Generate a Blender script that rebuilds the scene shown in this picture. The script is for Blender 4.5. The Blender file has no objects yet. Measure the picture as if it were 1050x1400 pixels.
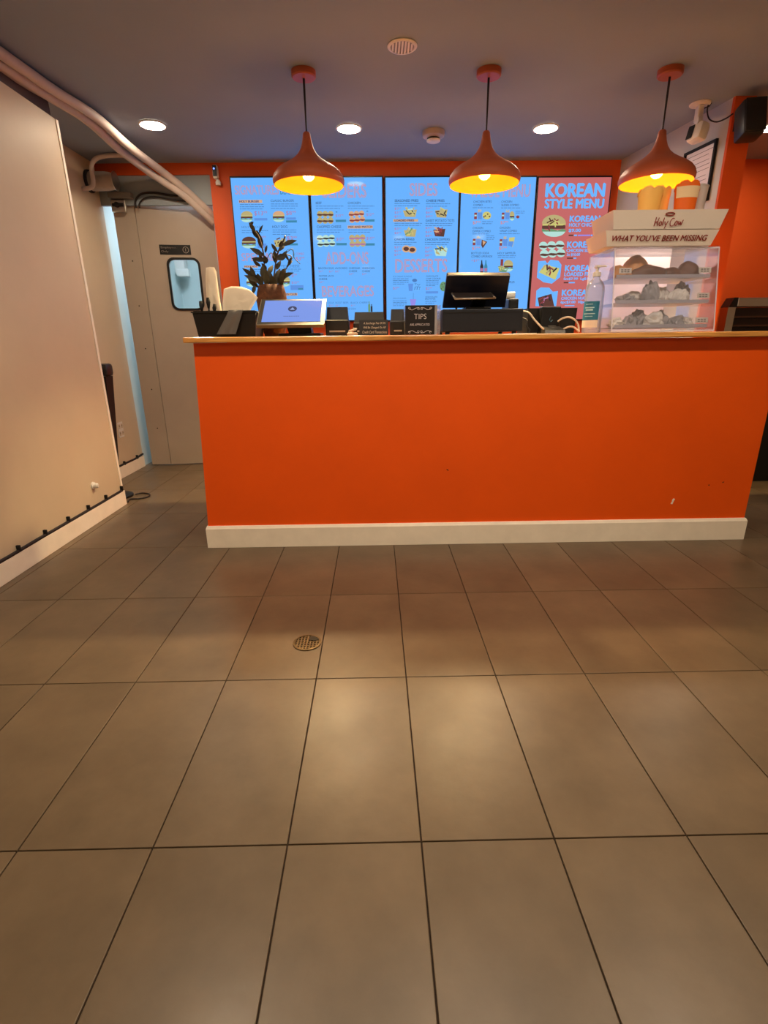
import bpy, bmesh, math, random
from mathutils import Vector, Matrix
R = math.radians
rnd = random.Random(7)
SC = bpy.context.scene
COL = SC.collection

# ------------------------------------------------------------------ camera, world, exposure
CAM_H, FPX, YAW, PITCH, ROLL = 1.0958, 705.66, 0.013041, 0.320781, 0.011265
def cam_axes():
    r = Vector((math.cos(YAW), -math.sin(YAW), 0)); f0 = Vector((math.sin(YAW), math.cos(YAW), 0)); u = Vector((0, 0, 1))
    f = f0*math.cos(PITCH) - u*math.sin(PITCH); d = -u*math.cos(PITCH) - f0*math.sin(PITCH)
    return r*math.cos(ROLL) + d*math.sin(ROLL), -r*math.sin(ROLL) + d*math.cos(ROLL), f
CR, CD, CF = cam_axes()
cam_data = bpy.data.cameras.new('camera'); cam = bpy.data.objects.new('camera', cam_data); COL.objects.link(cam)
cam_data.sensor_fit = 'VERTICAL'; cam_data.sensor_height = 36; cam_data.sensor_width = 27
cam_data.lens = FPX/1400*36; cam_data.clip_start = 0.02
m = Matrix((CR, -CD, -CF)).transposed().to_4x4(); m.translation = (0, 0, CAM_H); cam.matrix_world = m
SC.camera = cam
world = bpy.data.worlds.new('world'); SC.world = world; world.use_nodes = True
world.node_tree.nodes['Background'].inputs[0].default_value = (0.9, 0.7, 0.55, 1)
world.node_tree.nodes['Background'].inputs[1].default_value = 0.02
SC.view_settings.view_transform = 'Standard'; SC.view_settings.look = 'None'
SC.view_settings.exposure = 0.0; SC.view_settings.gamma = 1.0; SC.view_settings.use_curve_mapping = False
DOWNLIGHT_E = 200.0     # strength of each downlight behind the counter
SEATING_E = 345.0       # the brighter downlights over the seating area
BULB_E = 44.0           # pendant bulbs
PENDANT_W = 120.0        # what each pendant throws down through its open rim
SCREEN_E = 1.0
KITCHEN_E = 30.0

# ------------------------------------------------------------------ helpers
def lin(c):
    return tuple((x/255/12.92 if x/255 <= .04045 else ((x/255+.055)/1.055)**2.4) for x in c)
MATS = {}
def mat(name, rgb, rough=.6, metal=0., var=0., scale=8., bump=0., bscale=60., emit=None, trans=0., ior=1.45, spec=.5, stretch=None, rand=0., rvar=0., coat=0., alpha=1.):
    """rgb in sRGB 0-255; var = brightness mottling; rand = per-object variation"""
    if name in MATS: return MATS[name]
    m = bpy.data.materials.new(name); m.use_nodes = True; MATS[name] = m
    nt = m.node_tree; b = nt.nodes['Principled BSDF']; N = nt.nodes.new; L = nt.links.new
    c = (*lin(rgb), 1)
    b.inputs['Base Color'].default_value = c; b.inputs['Roughness'].default_value = rough; b.inputs['Metallic'].default_value = metal
    b.inputs['Transmission Weight'].default_value = trans; b.inputs['IOR'].default_value = ior
    b.inputs['Specular IOR Level'].default_value = spec; b.inputs['Coat Weight'].default_value = coat
    b.inputs['Alpha'].default_value = alpha
    if emit:
        b.inputs['Emission Color'].default_value = c; b.inputs['Emission Strength'].default_value = emit
    if var or bump or rand or rvar:
        tc = N('ShaderNodeTexCoord'); mp = N('ShaderNodeMapping'); L(tc.outputs['Object'], mp.inputs[0])
        if stretch: mp.inputs['Scale'].default_value = stretch
        if rand:
            oi = N('ShaderNodeObjectInfo'); vm = N('ShaderNodeVectorMath'); vm.operation = 'SCALE'
            vm.inputs[0].default_value = (37, 91, 53); L(oi.outputs['Random'], vm.inputs['Scale']); L(vm.outputs[0], mp.inputs['Location'])
        src = None
        if var:
            n = N('ShaderNodeTexNoise'); n.inputs['Scale'].default_value = scale; n.inputs['Detail'].default_value = 6; n.inputs['Roughness'].default_value = .6
            L(mp.outputs[0], n.inputs['Vector'])
            mr = N('ShaderNodeMapRange'); mr.inputs['From Min'].default_value = .25; mr.inputs['From Max'].default_value = .75
            mr.inputs['To Min'].default_value = 1-var; mr.inputs['To Max'].default_value = 1+var; L(n.outputs['Fac'], mr.inputs['Value'])
            src = mr.outputs[0]
        if rand:
            m2 = N('ShaderNodeMapRange'); m2.inputs['To Min'].default_value = 1-rand; m2.inputs['To Max'].default_value = 1+rand
            L(oi.outputs['Random'], m2.inputs['Value'])
            if src:
                mm = N('ShaderNodeMath'); mm.operation = 'MULTIPLY'; L(src, mm.inputs[0]); L(m2.outputs[0], mm.inputs[1]); src = mm.outputs[0]
            else: src = m2.outputs[0]
        if src:
            sc = N('ShaderNodeVectorMath'); sc.operation = 'SCALE'; sc.inputs[0].default_value = c[:3]; L(src, sc.inputs['Scale'])
            L(sc.outputs[0], b.inputs['Base Color'])
        if rvar:
            n3 = N('ShaderNodeTexNoise'); n3.inputs['Scale'].default_value = 5; n3.inputs['Detail'].default_value = 4; L(mp.outputs[0], n3.inputs['Vector'])
            r3 = N('ShaderNodeMapRange'); r3.inputs['To Min'].default_value = rough-rvar; r3.inputs['To Max'].default_value = rough+rvar
            L(n3.outputs['Fac'], r3.inputs['Value']); L(r3.outputs[0], b.inputs['Roughness'])
        if bump:
            n2 = N('ShaderNodeTexNoise'); n2.inputs['Scale'].default_value = bscale; n2.inputs['Detail'].default_value = 4; L(mp.outputs[0], n2.inputs['Vector'])
            bp = N('ShaderNodeBump'); bp.inputs['Strength'].default_value = bump; bp.inputs['Distance'].default_value = .004
            L(n2.outputs['Fac'], bp.inputs['Height']); L(bp.outputs[0], b.inputs['Normal'])
    return m
def glow(name, rgb, e=1.0):
    """a backlit screen colour: pure emission"""
    if name in MATS: return MATS[name]
    m = bpy.data.materials.new(name); m.use_nodes = True; MATS[name] = m
    nt = m.node_tree; b = nt.nodes['Principled BSDF']
    b.inputs['Base Color'].default_value = (.01, .01, .01, 1); b.inputs['Roughness'].default_value = .07; b.inputs['Specular IOR Level'].default_value = .02
    b.inputs['Emission Color'].default_value = (*lin(rgb), 1); b.inputs['Emission Strength'].default_value = e
    return m

class MB:
    """collects geometry, then links it as one mesh object"""
    def __init__(s): s.v = []; s.f = []
    def add(s, vs, fs, mtx=None):
        k = len(s.v); s.v += [tuple(mtx @ Vector(v)) if mtx else tuple(v) for v in vs]; s.f += [tuple(i+k for i in f) for f in fs]; return s
    def box(s, a, b, mtx=None, bev=0.):
        x0, y0, z0 = a; x1, y1, z1 = b
        if bev:
            bm = bmesh.new(); bmesh.ops.create_cube(bm, size=1)
            for v in bm.verts: v.co = Vector(((x0+x1)/2+v.co.x*(x1-x0), (y0+y1)/2+v.co.y*(y1-y0), (z0+z1)/2+v.co.z*(z1-z0)))
            bmesh.ops.bevel(bm, geom=bm.edges[:], offset=bev, segments=2, affect='EDGES', profile=.5)
            bm.verts.index_update(); r = s.add([v.co[:] for v in bm.verts], [[v.index for v in f.verts] for f in bm.faces], mtx); bm.free(); return r
        return s.add([(x0,y0,z0),(x1,y0,z0),(x1,y1,z0),(x0,y1,z0),(x0,y0,z1),(x1,y0,z1),(x1,y1,z1),(x0,y1,z1)],
                     [(0,3,2,1),(4,5,6,7),(0,1,5,4),(1,2,6,5),(2,3,7,6),(3,0,4,7)], mtx)
    def hexa(s, p):   # eight corners, bottom ring then top ring
        return s.add(p, [(0,3,2,1),(4,5,6,7),(0,1,5,4),(1,2,6,5),(2,3,7,6),(3,0,4,7)])
    def lathe(s, prof, n=32, mtx=None, caps=True):
        vs = []; fs = []
        for r, z in prof:
            for i in range(n): a = 2*math.pi*i/n; vs.append((r*math.cos(a), r*math.sin(a), z))
        for k in range(len(prof)-1):
            for i in range(n):
                j = (i+1) % n; fs.append((k*n+i, k*n+j, (k+1)*n+j, (k+1)*n+i))
        if caps:
            fs.append(tuple(range(n-1, -1, -1))); fs.append(tuple((len(prof)-1)*n+i for i in range(n)))
        return s.add(vs, fs, mtx)
    def tube(s, pts, r, n=8, rs=None):
        pts = [Vector(p) for p in pts]; vs = []; fs = []; prev = None
        for i, p in enumerate(pts):
            t = (pts[min(i+1, len(pts)-1)] - pts[max(i-1, 0)]).normalized()
            if prev is None:
                u = t.orthogonal().normalized()
            else:
                u = (prev - t*prev.dot(t)).normalized()
            prev = u; w = t.cross(u); rr = rs[i] if rs else r
            for k in range(n): a = 2*math.pi*k/n; vs.append(p + (u*math.cos(a) + w*math.sin(a))*rr)
        for i in range(len(pts)-1):
            for k in range(n): j = (k+1) % n; fs.append((i*n+k, i*n+j, (i+1)*n+j, (i+1)*n+k))
        fs.append(tuple(range(n-1, -1, -1))); fs.append(tuple((len(pts)-1)*n+k for k in range(n)))
        return s.add(vs, fs)
    def prism(s, poly, z0, z1, mtx=None):   # polygon in xy extruded along z
        n = len(poly)
        return s.add([(x, y, z0) for x, y in poly] + [(x, y, z1) for x, y in poly],
                     [tuple(range(n-1, -1, -1)), tuple(range(n, 2*n))] + [(i, (i+1) % n, n+(i+1) % n, n+i) for i in range(n)], mtx)
    def build(s, name, m, parent=None, smooth=False, loc=None):
        me = bpy.data.meshes.new(name); v = s.v
        if loc is not None: v = [(a-loc[0], b-loc[1], c-loc[2]) for a, b, c in v]
        me.from_pydata([tuple(q) for q in v], [], s.f); me.update()
        bm = bmesh.new(); bm.from_mesh(me); bmesh.ops.recalc_face_normals(bm, faces=bm.faces[:]); bm.to_mesh(me); bm.free()
        if m: me.materials.append(m)
        if smooth:
            me.polygons.foreach_set('use_smooth', [True]*len(me.polygons))
            if smooth != 'all': me.set_sharp_from_angle(angle=R(40))
        o = bpy.data.objects.new(name, me); COL.objects.link(o)
        if loc is not None: o.location = loc
        if parent: put(o, parent)
        if name in ('lettering', 'sign_lettering', 'slogan_lettering', 'logo_lettering', 'small_print'): o['kind'] = 'stuff'     # print: letters too fine to pick apart
        return o
def world_loc(o):
    l = Vector(o.location)
    while o.parent: o = o.parent; l = l + Vector(o.location)
    return l
def put(o, parent):
    """parent o, keeping its (unrotated) geometry where it is"""
    o.parent = parent; o.location = Vector(o.location) - world_loc(parent)
def tag(o, label, cat, group=None, kind=None):
    if label: o['label'] = label
    if cat: o['category'] = cat
    if group: o['group'] = group
    if kind: o['kind'] = kind
    return o
def thing(name, loc, label, cat, group=None):
    o = bpy.data.objects.new(name, None); o.empty_display_size = .05; COL.objects.link(o); o.location = loc
    return tag(o, label, cat, group)
def struct(o): o['kind'] = 'structure'; return o
def copy_tree(o, loc, label=None):
    c = o.copy(); COL.objects.link(c); c.location = loc
    if label: c['label'] = label
    for ch in list(o.children):
        d = ch.copy(); COL.objects.link(d); d.parent = c
        for g in list(ch.children):
            e = g.copy(); COL.objects.link(e); e.parent = d
    return c
def smooth_path(pts, n=6):
    pts = [Vector(p) for p in pts]; out = []
    for i in range(len(pts)-1):
        p0 = pts[max(i-1, 0)]; p1 = pts[i]; p2 = pts[i+1]; p3 = pts[min(i+2, len(pts)-1)]
        for k in range(n):
            t = k/n; out.append(.5*((2*p1) + (p2-p0)*t + (2*p0-5*p1+4*p2-p3)*t*t + (-p0+3*p1-3*p2+p3)*t**3))
    return out + [pts[-1]]
def at(px, py, Y):
    """the point at depth Y that stands at this place of the photograph"""
    d = CR*((px-525)/FPX) + CD*((py-700)/FPX) + CF
    return Vector((0, 0, CAM_H)) + d*(Y/d.y)
def on_z(px, py, z):
    d = CR*((px-525)/FPX) + CD*((py-700)/FPX) + CF
    return Vector((0, 0, CAM_H)) + d*((z-CAM_H)/d.z)
def glyphs(txt, bold=0., shear=0., spacing=1.):
    """flat lettering as (verts, faces, (x0, x1, y0, y1))"""
    cu = bpy.data.curves.new('lettering', 'FONT'); cu.body = txt; cu.size = 1; cu.offset = min(bold, 0); cu.shear = shear; cu.space_character = spacing
    cu.resolution_u = 3; cu.fill_mode = 'FRONT'
    ob = bpy.data.objects.new('lettering', cu); me = bpy.data.meshes.new_from_object(ob)
    vs = [tuple(v.co) for v in me.vertices]; fs = [tuple(p.vertices) for p in me.polygons]
    bpy.data.objects.remove(ob); bpy.data.curves.remove(cu); bpy.data.meshes.remove(me)
    if bold > 0:                                   # heavier strokes: shifted copies of the same letters
        v0, f0 = vs, fs; vs = []; fs = []
        for dx, dy in ((-bold, 0), (bold, 0), (-bold/3, bold*.7), (bold/3, -bold*.7)):
            k = len(vs); vs += [(a+dx, b+dy, c) for a, b, c in v0]; fs += [tuple(i+k for i in f) for f in f0]
    xs = [v[0] for v in vs]; ys = [v[1] for v in vs]
    return vs, fs, (min(xs), max(xs), min(ys), max(ys))
_G = {}
def letter(mb, txt, O, U, V, w, h, bold=0., shear=0., spacing=1.):
    """put lettering into mb: O lower-left corner, U right, V up (unit), w x h its size"""
    k = (txt, bold, shear, spacing)
    if k not in _G: _G[k] = glyphs(txt, bold, shear, spacing)
    vs, fs, (x0, x1, y0, y1) = _G[k]; O, U, V = Vector(O), Vector(U), Vector(V)
    mb.add([O + U*((v[0]-x0)/(x1-x0)*w) + V*((v[1]-y0)/(y1-y0)*h) for v in vs], fs)
    return mb

# ------------------------------------------------------------------ materials
M_tile = mat('floor_tile', (104, 88, 68), .36, var=.24, scale=4.5, bump=.10, bscale=35, rand=.07, rvar=.09)
M_grout = mat('grout', (44, 32, 22), .9, var=.3, scale=20)
M_ceil = mat('ceiling_paint', (140, 154, 172), .75, var=.05, scale=1.2)
M_wall = mat('wall_paint_grey', (208, 190, 162), .5, var=.05, scale=2.2, bump=.05, bscale=25)
M_gapshade = mat('wall_gap_shade', (92, 84, 84), .7)
M_base = mat('baseboard_paint', (248, 238, 222), .45, var=.06, scale=9)
M_orange = mat('orange_paint', (240, 88, 0), .5, var=.05, scale=2.5, bump=.05, bscale=30)
M_orange_wall = mat('orange_wall_paint', (216, 84, 18), .6, var=.04, scale=2)
M_steel_door = mat('door_paint', (172, 160, 146), .38, var=.05, scale=3)
M_black = mat('black_plastic', (15, 15, 18), .42)
M_blackm = mat('matte_black', (16, 15, 16), .7)
M_navy = mat('dark_plastic', (20, 22, 32), .45)
M_metal = mat('brushed_steel', (190, 185, 178), .32, metal=1.0)
M_white = mat('white_plastic', (225, 222, 216), .4)
M_pipe = mat('painted_pipe', (200, 186, 178), .65, var=.07, scale=12)
M_terra = mat('terracotta_enamel', (176, 86, 52), .5)
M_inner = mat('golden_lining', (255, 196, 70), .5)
M_cordblk = mat('cord', (30, 24, 24), .6)
M_paper = mat('paper_white', (238, 222, 200), .8, var=.04, scale=14, bump=.25, bscale=14)
M_card = mat('cardboard_white', (222, 210, 200), .7)
M_cloth = mat('grey_cloth', (96, 92, 90), .9, bump=.3, bscale=40)
M_red = mat('dark_red_print', (150, 36, 30), .6)
def clear_mat(name, tint, gloss, base):
    """thin clear sheet: mostly see-through, with a faint haze and mirror-like highlights"""
    m = bpy.data.materials.new(name); m.use_nodes = True; nt = m.node_tree; nt.nodes.clear(); N = nt.nodes.new; L = nt.links.new
    tr = N('ShaderNodeBsdfTransparent'); tr.inputs[0].default_value = (*lin(tint), 1); gl = N('ShaderNodeBsdfGlossy'); gl.inputs['Roughness'].default_value = .05
    df = N('ShaderNodeBsdfDiffuse'); df.inputs[0].default_value = (*lin(tint), 1); lw = N('ShaderNodeLayerWeight'); lw.inputs[0].default_value = .25
    mm = N('ShaderNodeMath'); mm.operation = 'MULTIPLY_ADD'; mm.inputs[1].default_value = gloss; mm.inputs[2].default_value = .03; L(lw.outputs['Fresnel'], mm.inputs[0])
    m1 = N('ShaderNodeMixShader'); m1.inputs[0].default_value = base; L(tr.outputs[0], m1.inputs[1]); L(df.outputs[0], m1.inputs[2])
    m2 = N('ShaderNodeMixShader'); L(mm.outputs[0], m2.inputs[0]); L(m1.outputs[0], m2.inputs[1]); L(gl.outputs[0], m2.inputs[2])
    o = N('ShaderNodeOutputMaterial'); L(m2.outputs[0], o.inputs[0]); return m
def frosted(tint):
    m = bpy.data.materials.new('frosted_back'); m.use_nodes = True; nt = m.node_tree; b = nt.nodes['Principled BSDF']; b.inputs['Base Color'].default_value = (*lin(tint), 1)
    tl = nt.nodes.new('ShaderNodeBsdfTranslucent'); tl.inputs[0].default_value = (*lin(tint), 1); mx = nt.nodes.new('ShaderNodeMixShader'); mx.inputs[0].default_value = .6
    nt.links.new(b.outputs[0], mx.inputs[1]); nt.links.new(tl.outputs[0], mx.inputs[2]); nt.links.new(mx.outputs[0], nt.nodes['Material Output'].inputs[0]); return m
M_acr = clear_mat('acrylic', (246, 247, 252), .5, .05)
M_glass = clear_mat('clear_plastic', (238, 240, 248), .6, .16)
M_bulb = mat('bulb_glow', (255, 176, 60), .3, emit=BULB_E)
M_led = mat('downlight_glow', (255, 232, 200), .4, emit=DOWNLIGHT_E)
M_led2 = mat('seating_downlight_glow', (255, 232, 200), .4, emit=SEATING_E)
M_kled = mat('kitchen_tube_glow', (226, 240, 255), .4, emit=KITCHEN_E)
M_kwall = mat('kitchen_wall', (205, 222, 222), .6)

def wood_mat():
    m = bpy.data.materials.new('pine_worktop'); m.use_nodes = True; nt = m.node_tree; N = nt.nodes.new; L = nt.links.new
    b = nt.nodes['Principled BSDF']; b.inputs['Roughness'].default_value = .3; b.inputs['Coat Weight'].default_value = .3
    tc = N('ShaderNodeTexCoord'); mp = N('ShaderNodeMapping'); mp.inputs['Scale'].default_value = (1.2, 14, 22); L(tc.outputs['Object'], mp.inputs[0])
    n = N('ShaderNodeTexNoise'); n.inputs['Scale'].default_value = 2.2; n.inputs['Detail'].default_value = 6; n.inputs['Distortion'].default_value = 1.2; L(mp.outputs[0], n.inputs['Vector'])
    r = N('ShaderNodeValToRGB'); L(n.outputs['Fac'], r.inputs[0]); e = r.color_ramp.elements
    e[0].position = .3; e[0].color = (*lin((140, 84, 38)), 1); e[1].position = .62; e[1].color = (*lin((232, 170, 92)), 1)
    x = r.color_ramp.elements.new(.46); x.color = (*lin((206, 142, 70)), 1)
    L(r.outputs[0], b.inputs['Base Color']); return m
M_wood = wood_mat()

# ------------------------------------------------------------------ the setting
CEIL = 2.44; XL = -1.815; XL2 = -2.19; YB = 4.75
# floor: a grout bed and one object per tile
fl = struct(MB().box((-2.4, -2.6, -.06), (4.1, 6.6, -.004)).build('floor', M_grout))
TX, TY, X0, Y0, J = .3075, .6125, .0890, .8874, .0017
tile_me = None
for j in range(-3, 7):
    for i in range(-8, 11):
        x0, x1 = X0+i*TX+J, X0+(i+1)*TX-J; y0, y1 = Y0+j*TY+J, Y0+(j+1)*TY-J
        if y1 > YB+.1 and x0 > -1.3: continue
        if y0 > 5: continue
        if x0 > -.95 and x1 < 2.1 and y0 > 2.8: continue           # under the counter, never seen
        if x1 < XL-.02 and y1 < 3.5: continue
        if x1 < -2.22: continue
        if i > 6 and j < 1: continue
        full = True
        if tile_me is None:
            o = MB().box((0, 0, -.008), (TX-2*J, TY-2*J, 0), bev=.0012).build('tile', M_tile, fl, loc=None); tile_me = o.data
        else:
            o = bpy.data.objects.new('tile', tile_me); COL.objects.link(o); o.parent = fl
        o.location = (x0, y0, 0)
struct(MB().box((-2.4, -2.6, CEIL), (4.1, 6.6, CEIL+.1)).build('ceiling', M_ceil))
struct(MB().box((XL-.12, -2.6, 0), (XL, 3.55, 2.322)).build('wall_left', M_wall))
struct(MB().box((XL-.008, 3.551, .11), (XL+.004, 3.575, 2.322)).build('trim_1', M_base))                      # corner bead of the left wall
struct(MB().box((XL-.30, -2.6, 2.323), (XL-.02, 3.549, CEIL-.001)).build('gap_shade_strip', M_gapshade))                # dark-coloured strip standing in for the shade in the gap above the left wall
struct(MB().box((XL2-.1, 3.3, 0), (XL2, 4.79, CEIL)).build('wall_rear_left', M_wall))
struct(MB().box((XL2-.1, 4.791, 0), (XL2, 6.4, CEIL)).build('wall_kitchen_left', M_kwall))
struct(MB().box((XL, -2.6, 0), (XL+.016, 3.57, .105), bev=.003).build('baseboard_left', M_base))
struct(MB().box((XL2, 3.56, 0), (XL2+.016, 4.78, .1), bev=.003).build('baseboard_rear_left', M_base))
w = MB(); w.box((-1.292, YB, 0), (4.0, YB+.10, CEIL)); w.box((XL2, YB, 2.36), (-1.292, YB+.10, CEIL))
struct(w.build('wall_back', M_orange_wall))
struct(MB().box((XL2, 4.765, 2.152), (-1.293, 4.799, 2.3595)).build('trim_3', mat('recess_paint', (150, 162, 170), .6)))    # grey header over the swing door
# right-hand wall behind the counter: grey face, orange end
pA, pB = (1.985, YB), (2.146, 3.64)
w = MB(); w.hexa([(pB[0], pB[1]+.004, 0), (pB[0]+.10, pB[1]+.004, 0), (pA[0]+.10, pA[1], 0), (pA[0], pA[1], 0), (pB[0], pB[1]+.004, CEIL), (pB[0]+.10, pB[1]+.004, CEIL), (pA[0]+.10, pA[1], CEIL), (pA[0], pA[1], CEIL)])
struct(w.build('wall_right', mat('wall_right_grey', (186, 184, 186), .55)))
w = MB(); w.box((2.146, 3.62, 0), (2.273, 3.643, CEIL)); w.hexa([(2.247, 3.644, 0), (2.273, 3.644, 0), (2.115, YB, 0), (2.086, YB, 0), (2.247, 3.644, CEIL), (2.273, 3.644, CEIL), (2.115, YB, CEIL), (2.086, YB, CEIL)])
struct(w.build('wall_right_end', M_orange_wall))
struct(MB().box((4.0, -2.6, 0), (4.1, YB+.1, CEIL)).build('wall_far_right', M_wall))
struct(MB().box((-2.4, -2.7, 0), (4.1, -2.6, CEIL)).build('wall_front', M_wall))
struct(MB().box((XL2, 6.4, 0), (-.9, 6.5, CEIL)).build('wall_kitchen_back', M_kwall))
struct(MB().box((-1.0, YB+.11, 0), (-.9, 6.399, CEIL)).build('wall_kitchen_right', M_kwall))

# swing door: hinge panel and leaf, standing slightly ajar
door = struct(thing('door_1', (-1.94, 4.80, 0), None, None))
p = MB().box((-2.118, 4.80, .008), (-1.943, 4.835, 2.195), bev=.003).build('hinge_panel', M_steel_door, door)
for z in (.35, .7, 1.05, 1.4, 1.75):
    MB().lathe([(.005, 0), (.005, .003), (.002, .005)], 10, Matrix.Translation((-2.02, 4.80, z)) @ Matrix.Rotation(R(90), 4, 'X')).build('rivet', M_cordblk, p)
DA = R(8)
DM = Matrix.Translation((-1.938, 4.80, 0)) @ Matrix.Rotation(DA, 4, 'Z')
def rrect(x0, x1, z0, z1, r, n=6):
    out = []
    for cx, cz, a0 in ((x1-r, z1-r, 0), (x0+r, z1-r, 90), (x0+r, z0+r, 180), (x1-r, z0+r, 270)):
        for k in range(n+1): a = R(a0+90*k/n); out.append((cx+r*math.cos(a), cz+r*math.sin(a)))
    return out
def ring(mb, outer, inner, y0, y1, mtx):
    n = len(outer); vs = []
    for y in (y0, y1):
        vs += [(x, y, z) for x, z in outer]; vs += [(x, y, z) for x, z in inner]
    fs = []
    for i in range(n):
        j = (i+1) % n
        fs += [(i, j, n+j, n+i), (2*n+i, 3*n+i, 3*n+j, 2*n+j), (i, 2*n+i, 2*n+j, j), (n+i, n+j, 3*n+j, 3*n+i)]
    return mb.add(vs, fs, mtx)
WX0, WX1, WZ0, WZ1 = .205, .45, 1.375, 1.765
W = .61
leaf = MB(); hole = rrect(WX0, WX1, WZ0, WZ1, .05)          # leaf with a rounded window opening
q0 = (WX0-.05, WX1+.05, WZ0-.05, WZ1+.05)
ring(leaf, rrect(*q0, .0001), hole, 0, .04, DM)
leaf.box((0, 0, .008), (W, .04, q0[2]), DM); leaf.box((0, 0, q0[3]), (W, .04, 2.18), DM)
leaf.box((0, 0, q0[2]), (q0[0], .04, q0[3]), DM); leaf.box((q0[1], 0, q0[2]), (W, .04, q0[3]), DM)
leaf.build('door_leaf', M_steel_door, door)
g = MB(); ring(g, rrect(WX0-.014, WX1+.014, WZ0-.014, WZ1+.014, .06), rrect(WX0+.004, WX1-.004, WZ0+.004, WZ1-.004, .046), -.008, .0, DM)
gk = g.build('window_gasket', M_black, door)
MB().prism([(x, -z) for x, z in rrect(WX0+.001, WX1-.001, WZ0+.001, WZ1-.001, .049)], .016, .021, DM @ Matrix.Rotation(R(-90), 4, 'X')).build('window_pane', mat('pane', (225, 245, 245), .03, trans=1., ior=1.02, alpha=.35), gk)
sg = MB().box((.15, -.004, 1.80), (.40, -.0005, 1.875), DM, bev=.001).build('door_sign', M_black, door)
l = MB(); X_, Y_, Z_ = DM.to_3x3() @ Vector((1, 0, 0)), DM.to_3x3() @ Vector((0, 1, 0)), Vector((0, 0, 1))
letter(l, 'Employees', DM @ Vector((.162, -.0055, 1.842)), X_, Z_, .125, .020, .01); letter(l, 'Only', DM @ Vector((.162, -.0055, 1.812)), X_, Z_, .058, .020, .01)
l.build('sign_lettering', mat('sign_grey_print', (150, 140, 132), .6), sg)
e = MB(); ring(e, rrect(.335, .385, 1.812, 1.862, .0249), rrect(.339, .381, 1.816, 1.858, .0209), -.006, -.0045, DM)
e.box((.357, -.006, 1.825), (.361, -.0045, 1.85), DM); e.build('sign_emblem', MATS['sign_grey_print'], sg)
hg = MB(); hg.box((-2.10, 4.738, 2.10), (-1.985, 4.764, 2.188), bev=.006)
hgo = hg.build('hinge_housing', M_metal, door)
h2 = MB(); h2.tube([(-2.085, 4.732, 2.15), (-2.0, 4.732, 2.15)], .012, 10); h2.lathe([(.02, -.008), (.02, .008)], 14, Matrix.Translation((-2.05, 4.73, 2.15)) @ Matrix.Rotation(R(90), 4, 'X'))
h2.build('hinge_spring', M_blackm, hgo)
# kitchen things glimpsed past the door
k = thing('kitchen_shelf', (-1.2, 5.5, 0), 'metal wire shelf rack in the kitchen, glimpsed between the swing door and the orange wall', 'shelf')
for z in (.4, .9, 1.45, 1.80): MB().box((-1.5, 5.4, z), (-1.03, 5.9, z+.03)).build('shelf', M_metal, k)
for x, y in ((-1.5, 5.4), (-1.05, 5.4), (-1.5, 5.88), (-1.05, 5.88)): MB().box((x, y, 0), (x+.02, y+.02, 1.95)).build('post', M_metal, k)
for nm, z, x, c, lb in (('food_can', 1.48, -1.42, (70, 45, 38), 'dark brown tin on the upper kitchen shelf, seen through the gap beside the swing door'), ('storage_box', 1.83, -1.44, (196, 190, 170), 'pale box on the top kitchen shelf, seen through the gap beside the swing door')):
    if nm == 'food_can': o = MB().lathe([(.055, 0), (.058, .01), (.055, .02), (.055, .14), (.058, .15), (.05, .155)], 20, Matrix.Translation((x, 5.47, z+.001))).build(nm, mat(nm, c, .4), smooth=True)
    else: o = MB().box((x-.05, 5.42, z+.001), (x+.10, 5.6, z+.10), bev=.004).build(nm, mat(nm, c, .7))
    tag(o, lb, 'can' if nm == 'food_can' else 'box')
t = thing('kitchen_light', (-1.6, 5.33, CEIL), 'cool white tube light on the kitchen ceiling behind the swing door', 'ceiling light')
MB().box((-1.75, 4.98, CEIL-.05), (-1.45, 5.68, CEIL-.001), bev=.004).build('housing', M_white, t)
MB().box((-1.73, 5.0, CEIL-.06), (-1.47, 5.66, CEIL-.051)).build('diffuser', M_kled, t)
q = at(247, 366, 6.3); o = MB(); o.box((q.x-.07, 6.28, q.z-.07), (q.x+.05, 6.398, q.z+.09), bev=.015); o.box((q.x-.02, 6.2, q.z-.10), (q.x+.11, 6.279, q.z-.02), bev=.012)
tag(o.build('wall_dispenser', M_white), 'white dispenser on the kitchen wall, seen through the door window', 'dispenser')

# ------------------------------------------------------------------ service counter and worktop
ct = thing('service_counter', (.57, 2.72, 0), 'long bright orange painted service counter with a white skirting board', 'counter')
f = MB(); f.hexa([(-.945, 2.72, .12), (2.068, 2.72, .12), (2.068, 3.30, .12), (-.945, 3.30, .12), (-.905, 2.72, 1.093), (2.068, 2.72, 1.093), (2.068, 3.30, 1.093), (-.905, 3.30, 1.093)])
fp = f.build('front_panel', M_orange, ct)
f = MB(); f.box((-.955, 2.702, .001), (2.078, 3.31, .112)); f.hexa([(-.955, 2.702, .112), (2.078, 2.702, .112), (2.078, 3.31, .112), (-.955, 3.31, .112), (-.95, 2.711, .126), (2.072, 2.711, .126), (2.072, 3.305, .126), (-.95, 3.305, .126)])
f.build('skirting_board', M_base, ct)
def blob(mb, cx, cz, y, pts):
    mb.prism([(cx+a*.001, -(cz+b*.001)) for a, b in pts], 0, .0015, Matrix.Translation((0, y, 0)) @ Matrix.Rotation(R(-90), 4, 'X'))
c = MB(); blob(c, 1.642, .228, 2.7185, [(-8, -14), (2, -16), (5, -4), (8, 6), (12, 14), (4, 18), (-3, 8), (-2, -2)])
c.build('paint_chip', M_base, fp)['label'] = 'white paint chip'
M_scuff = mat('scuff', (70, 30, 16), .8)
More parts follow.
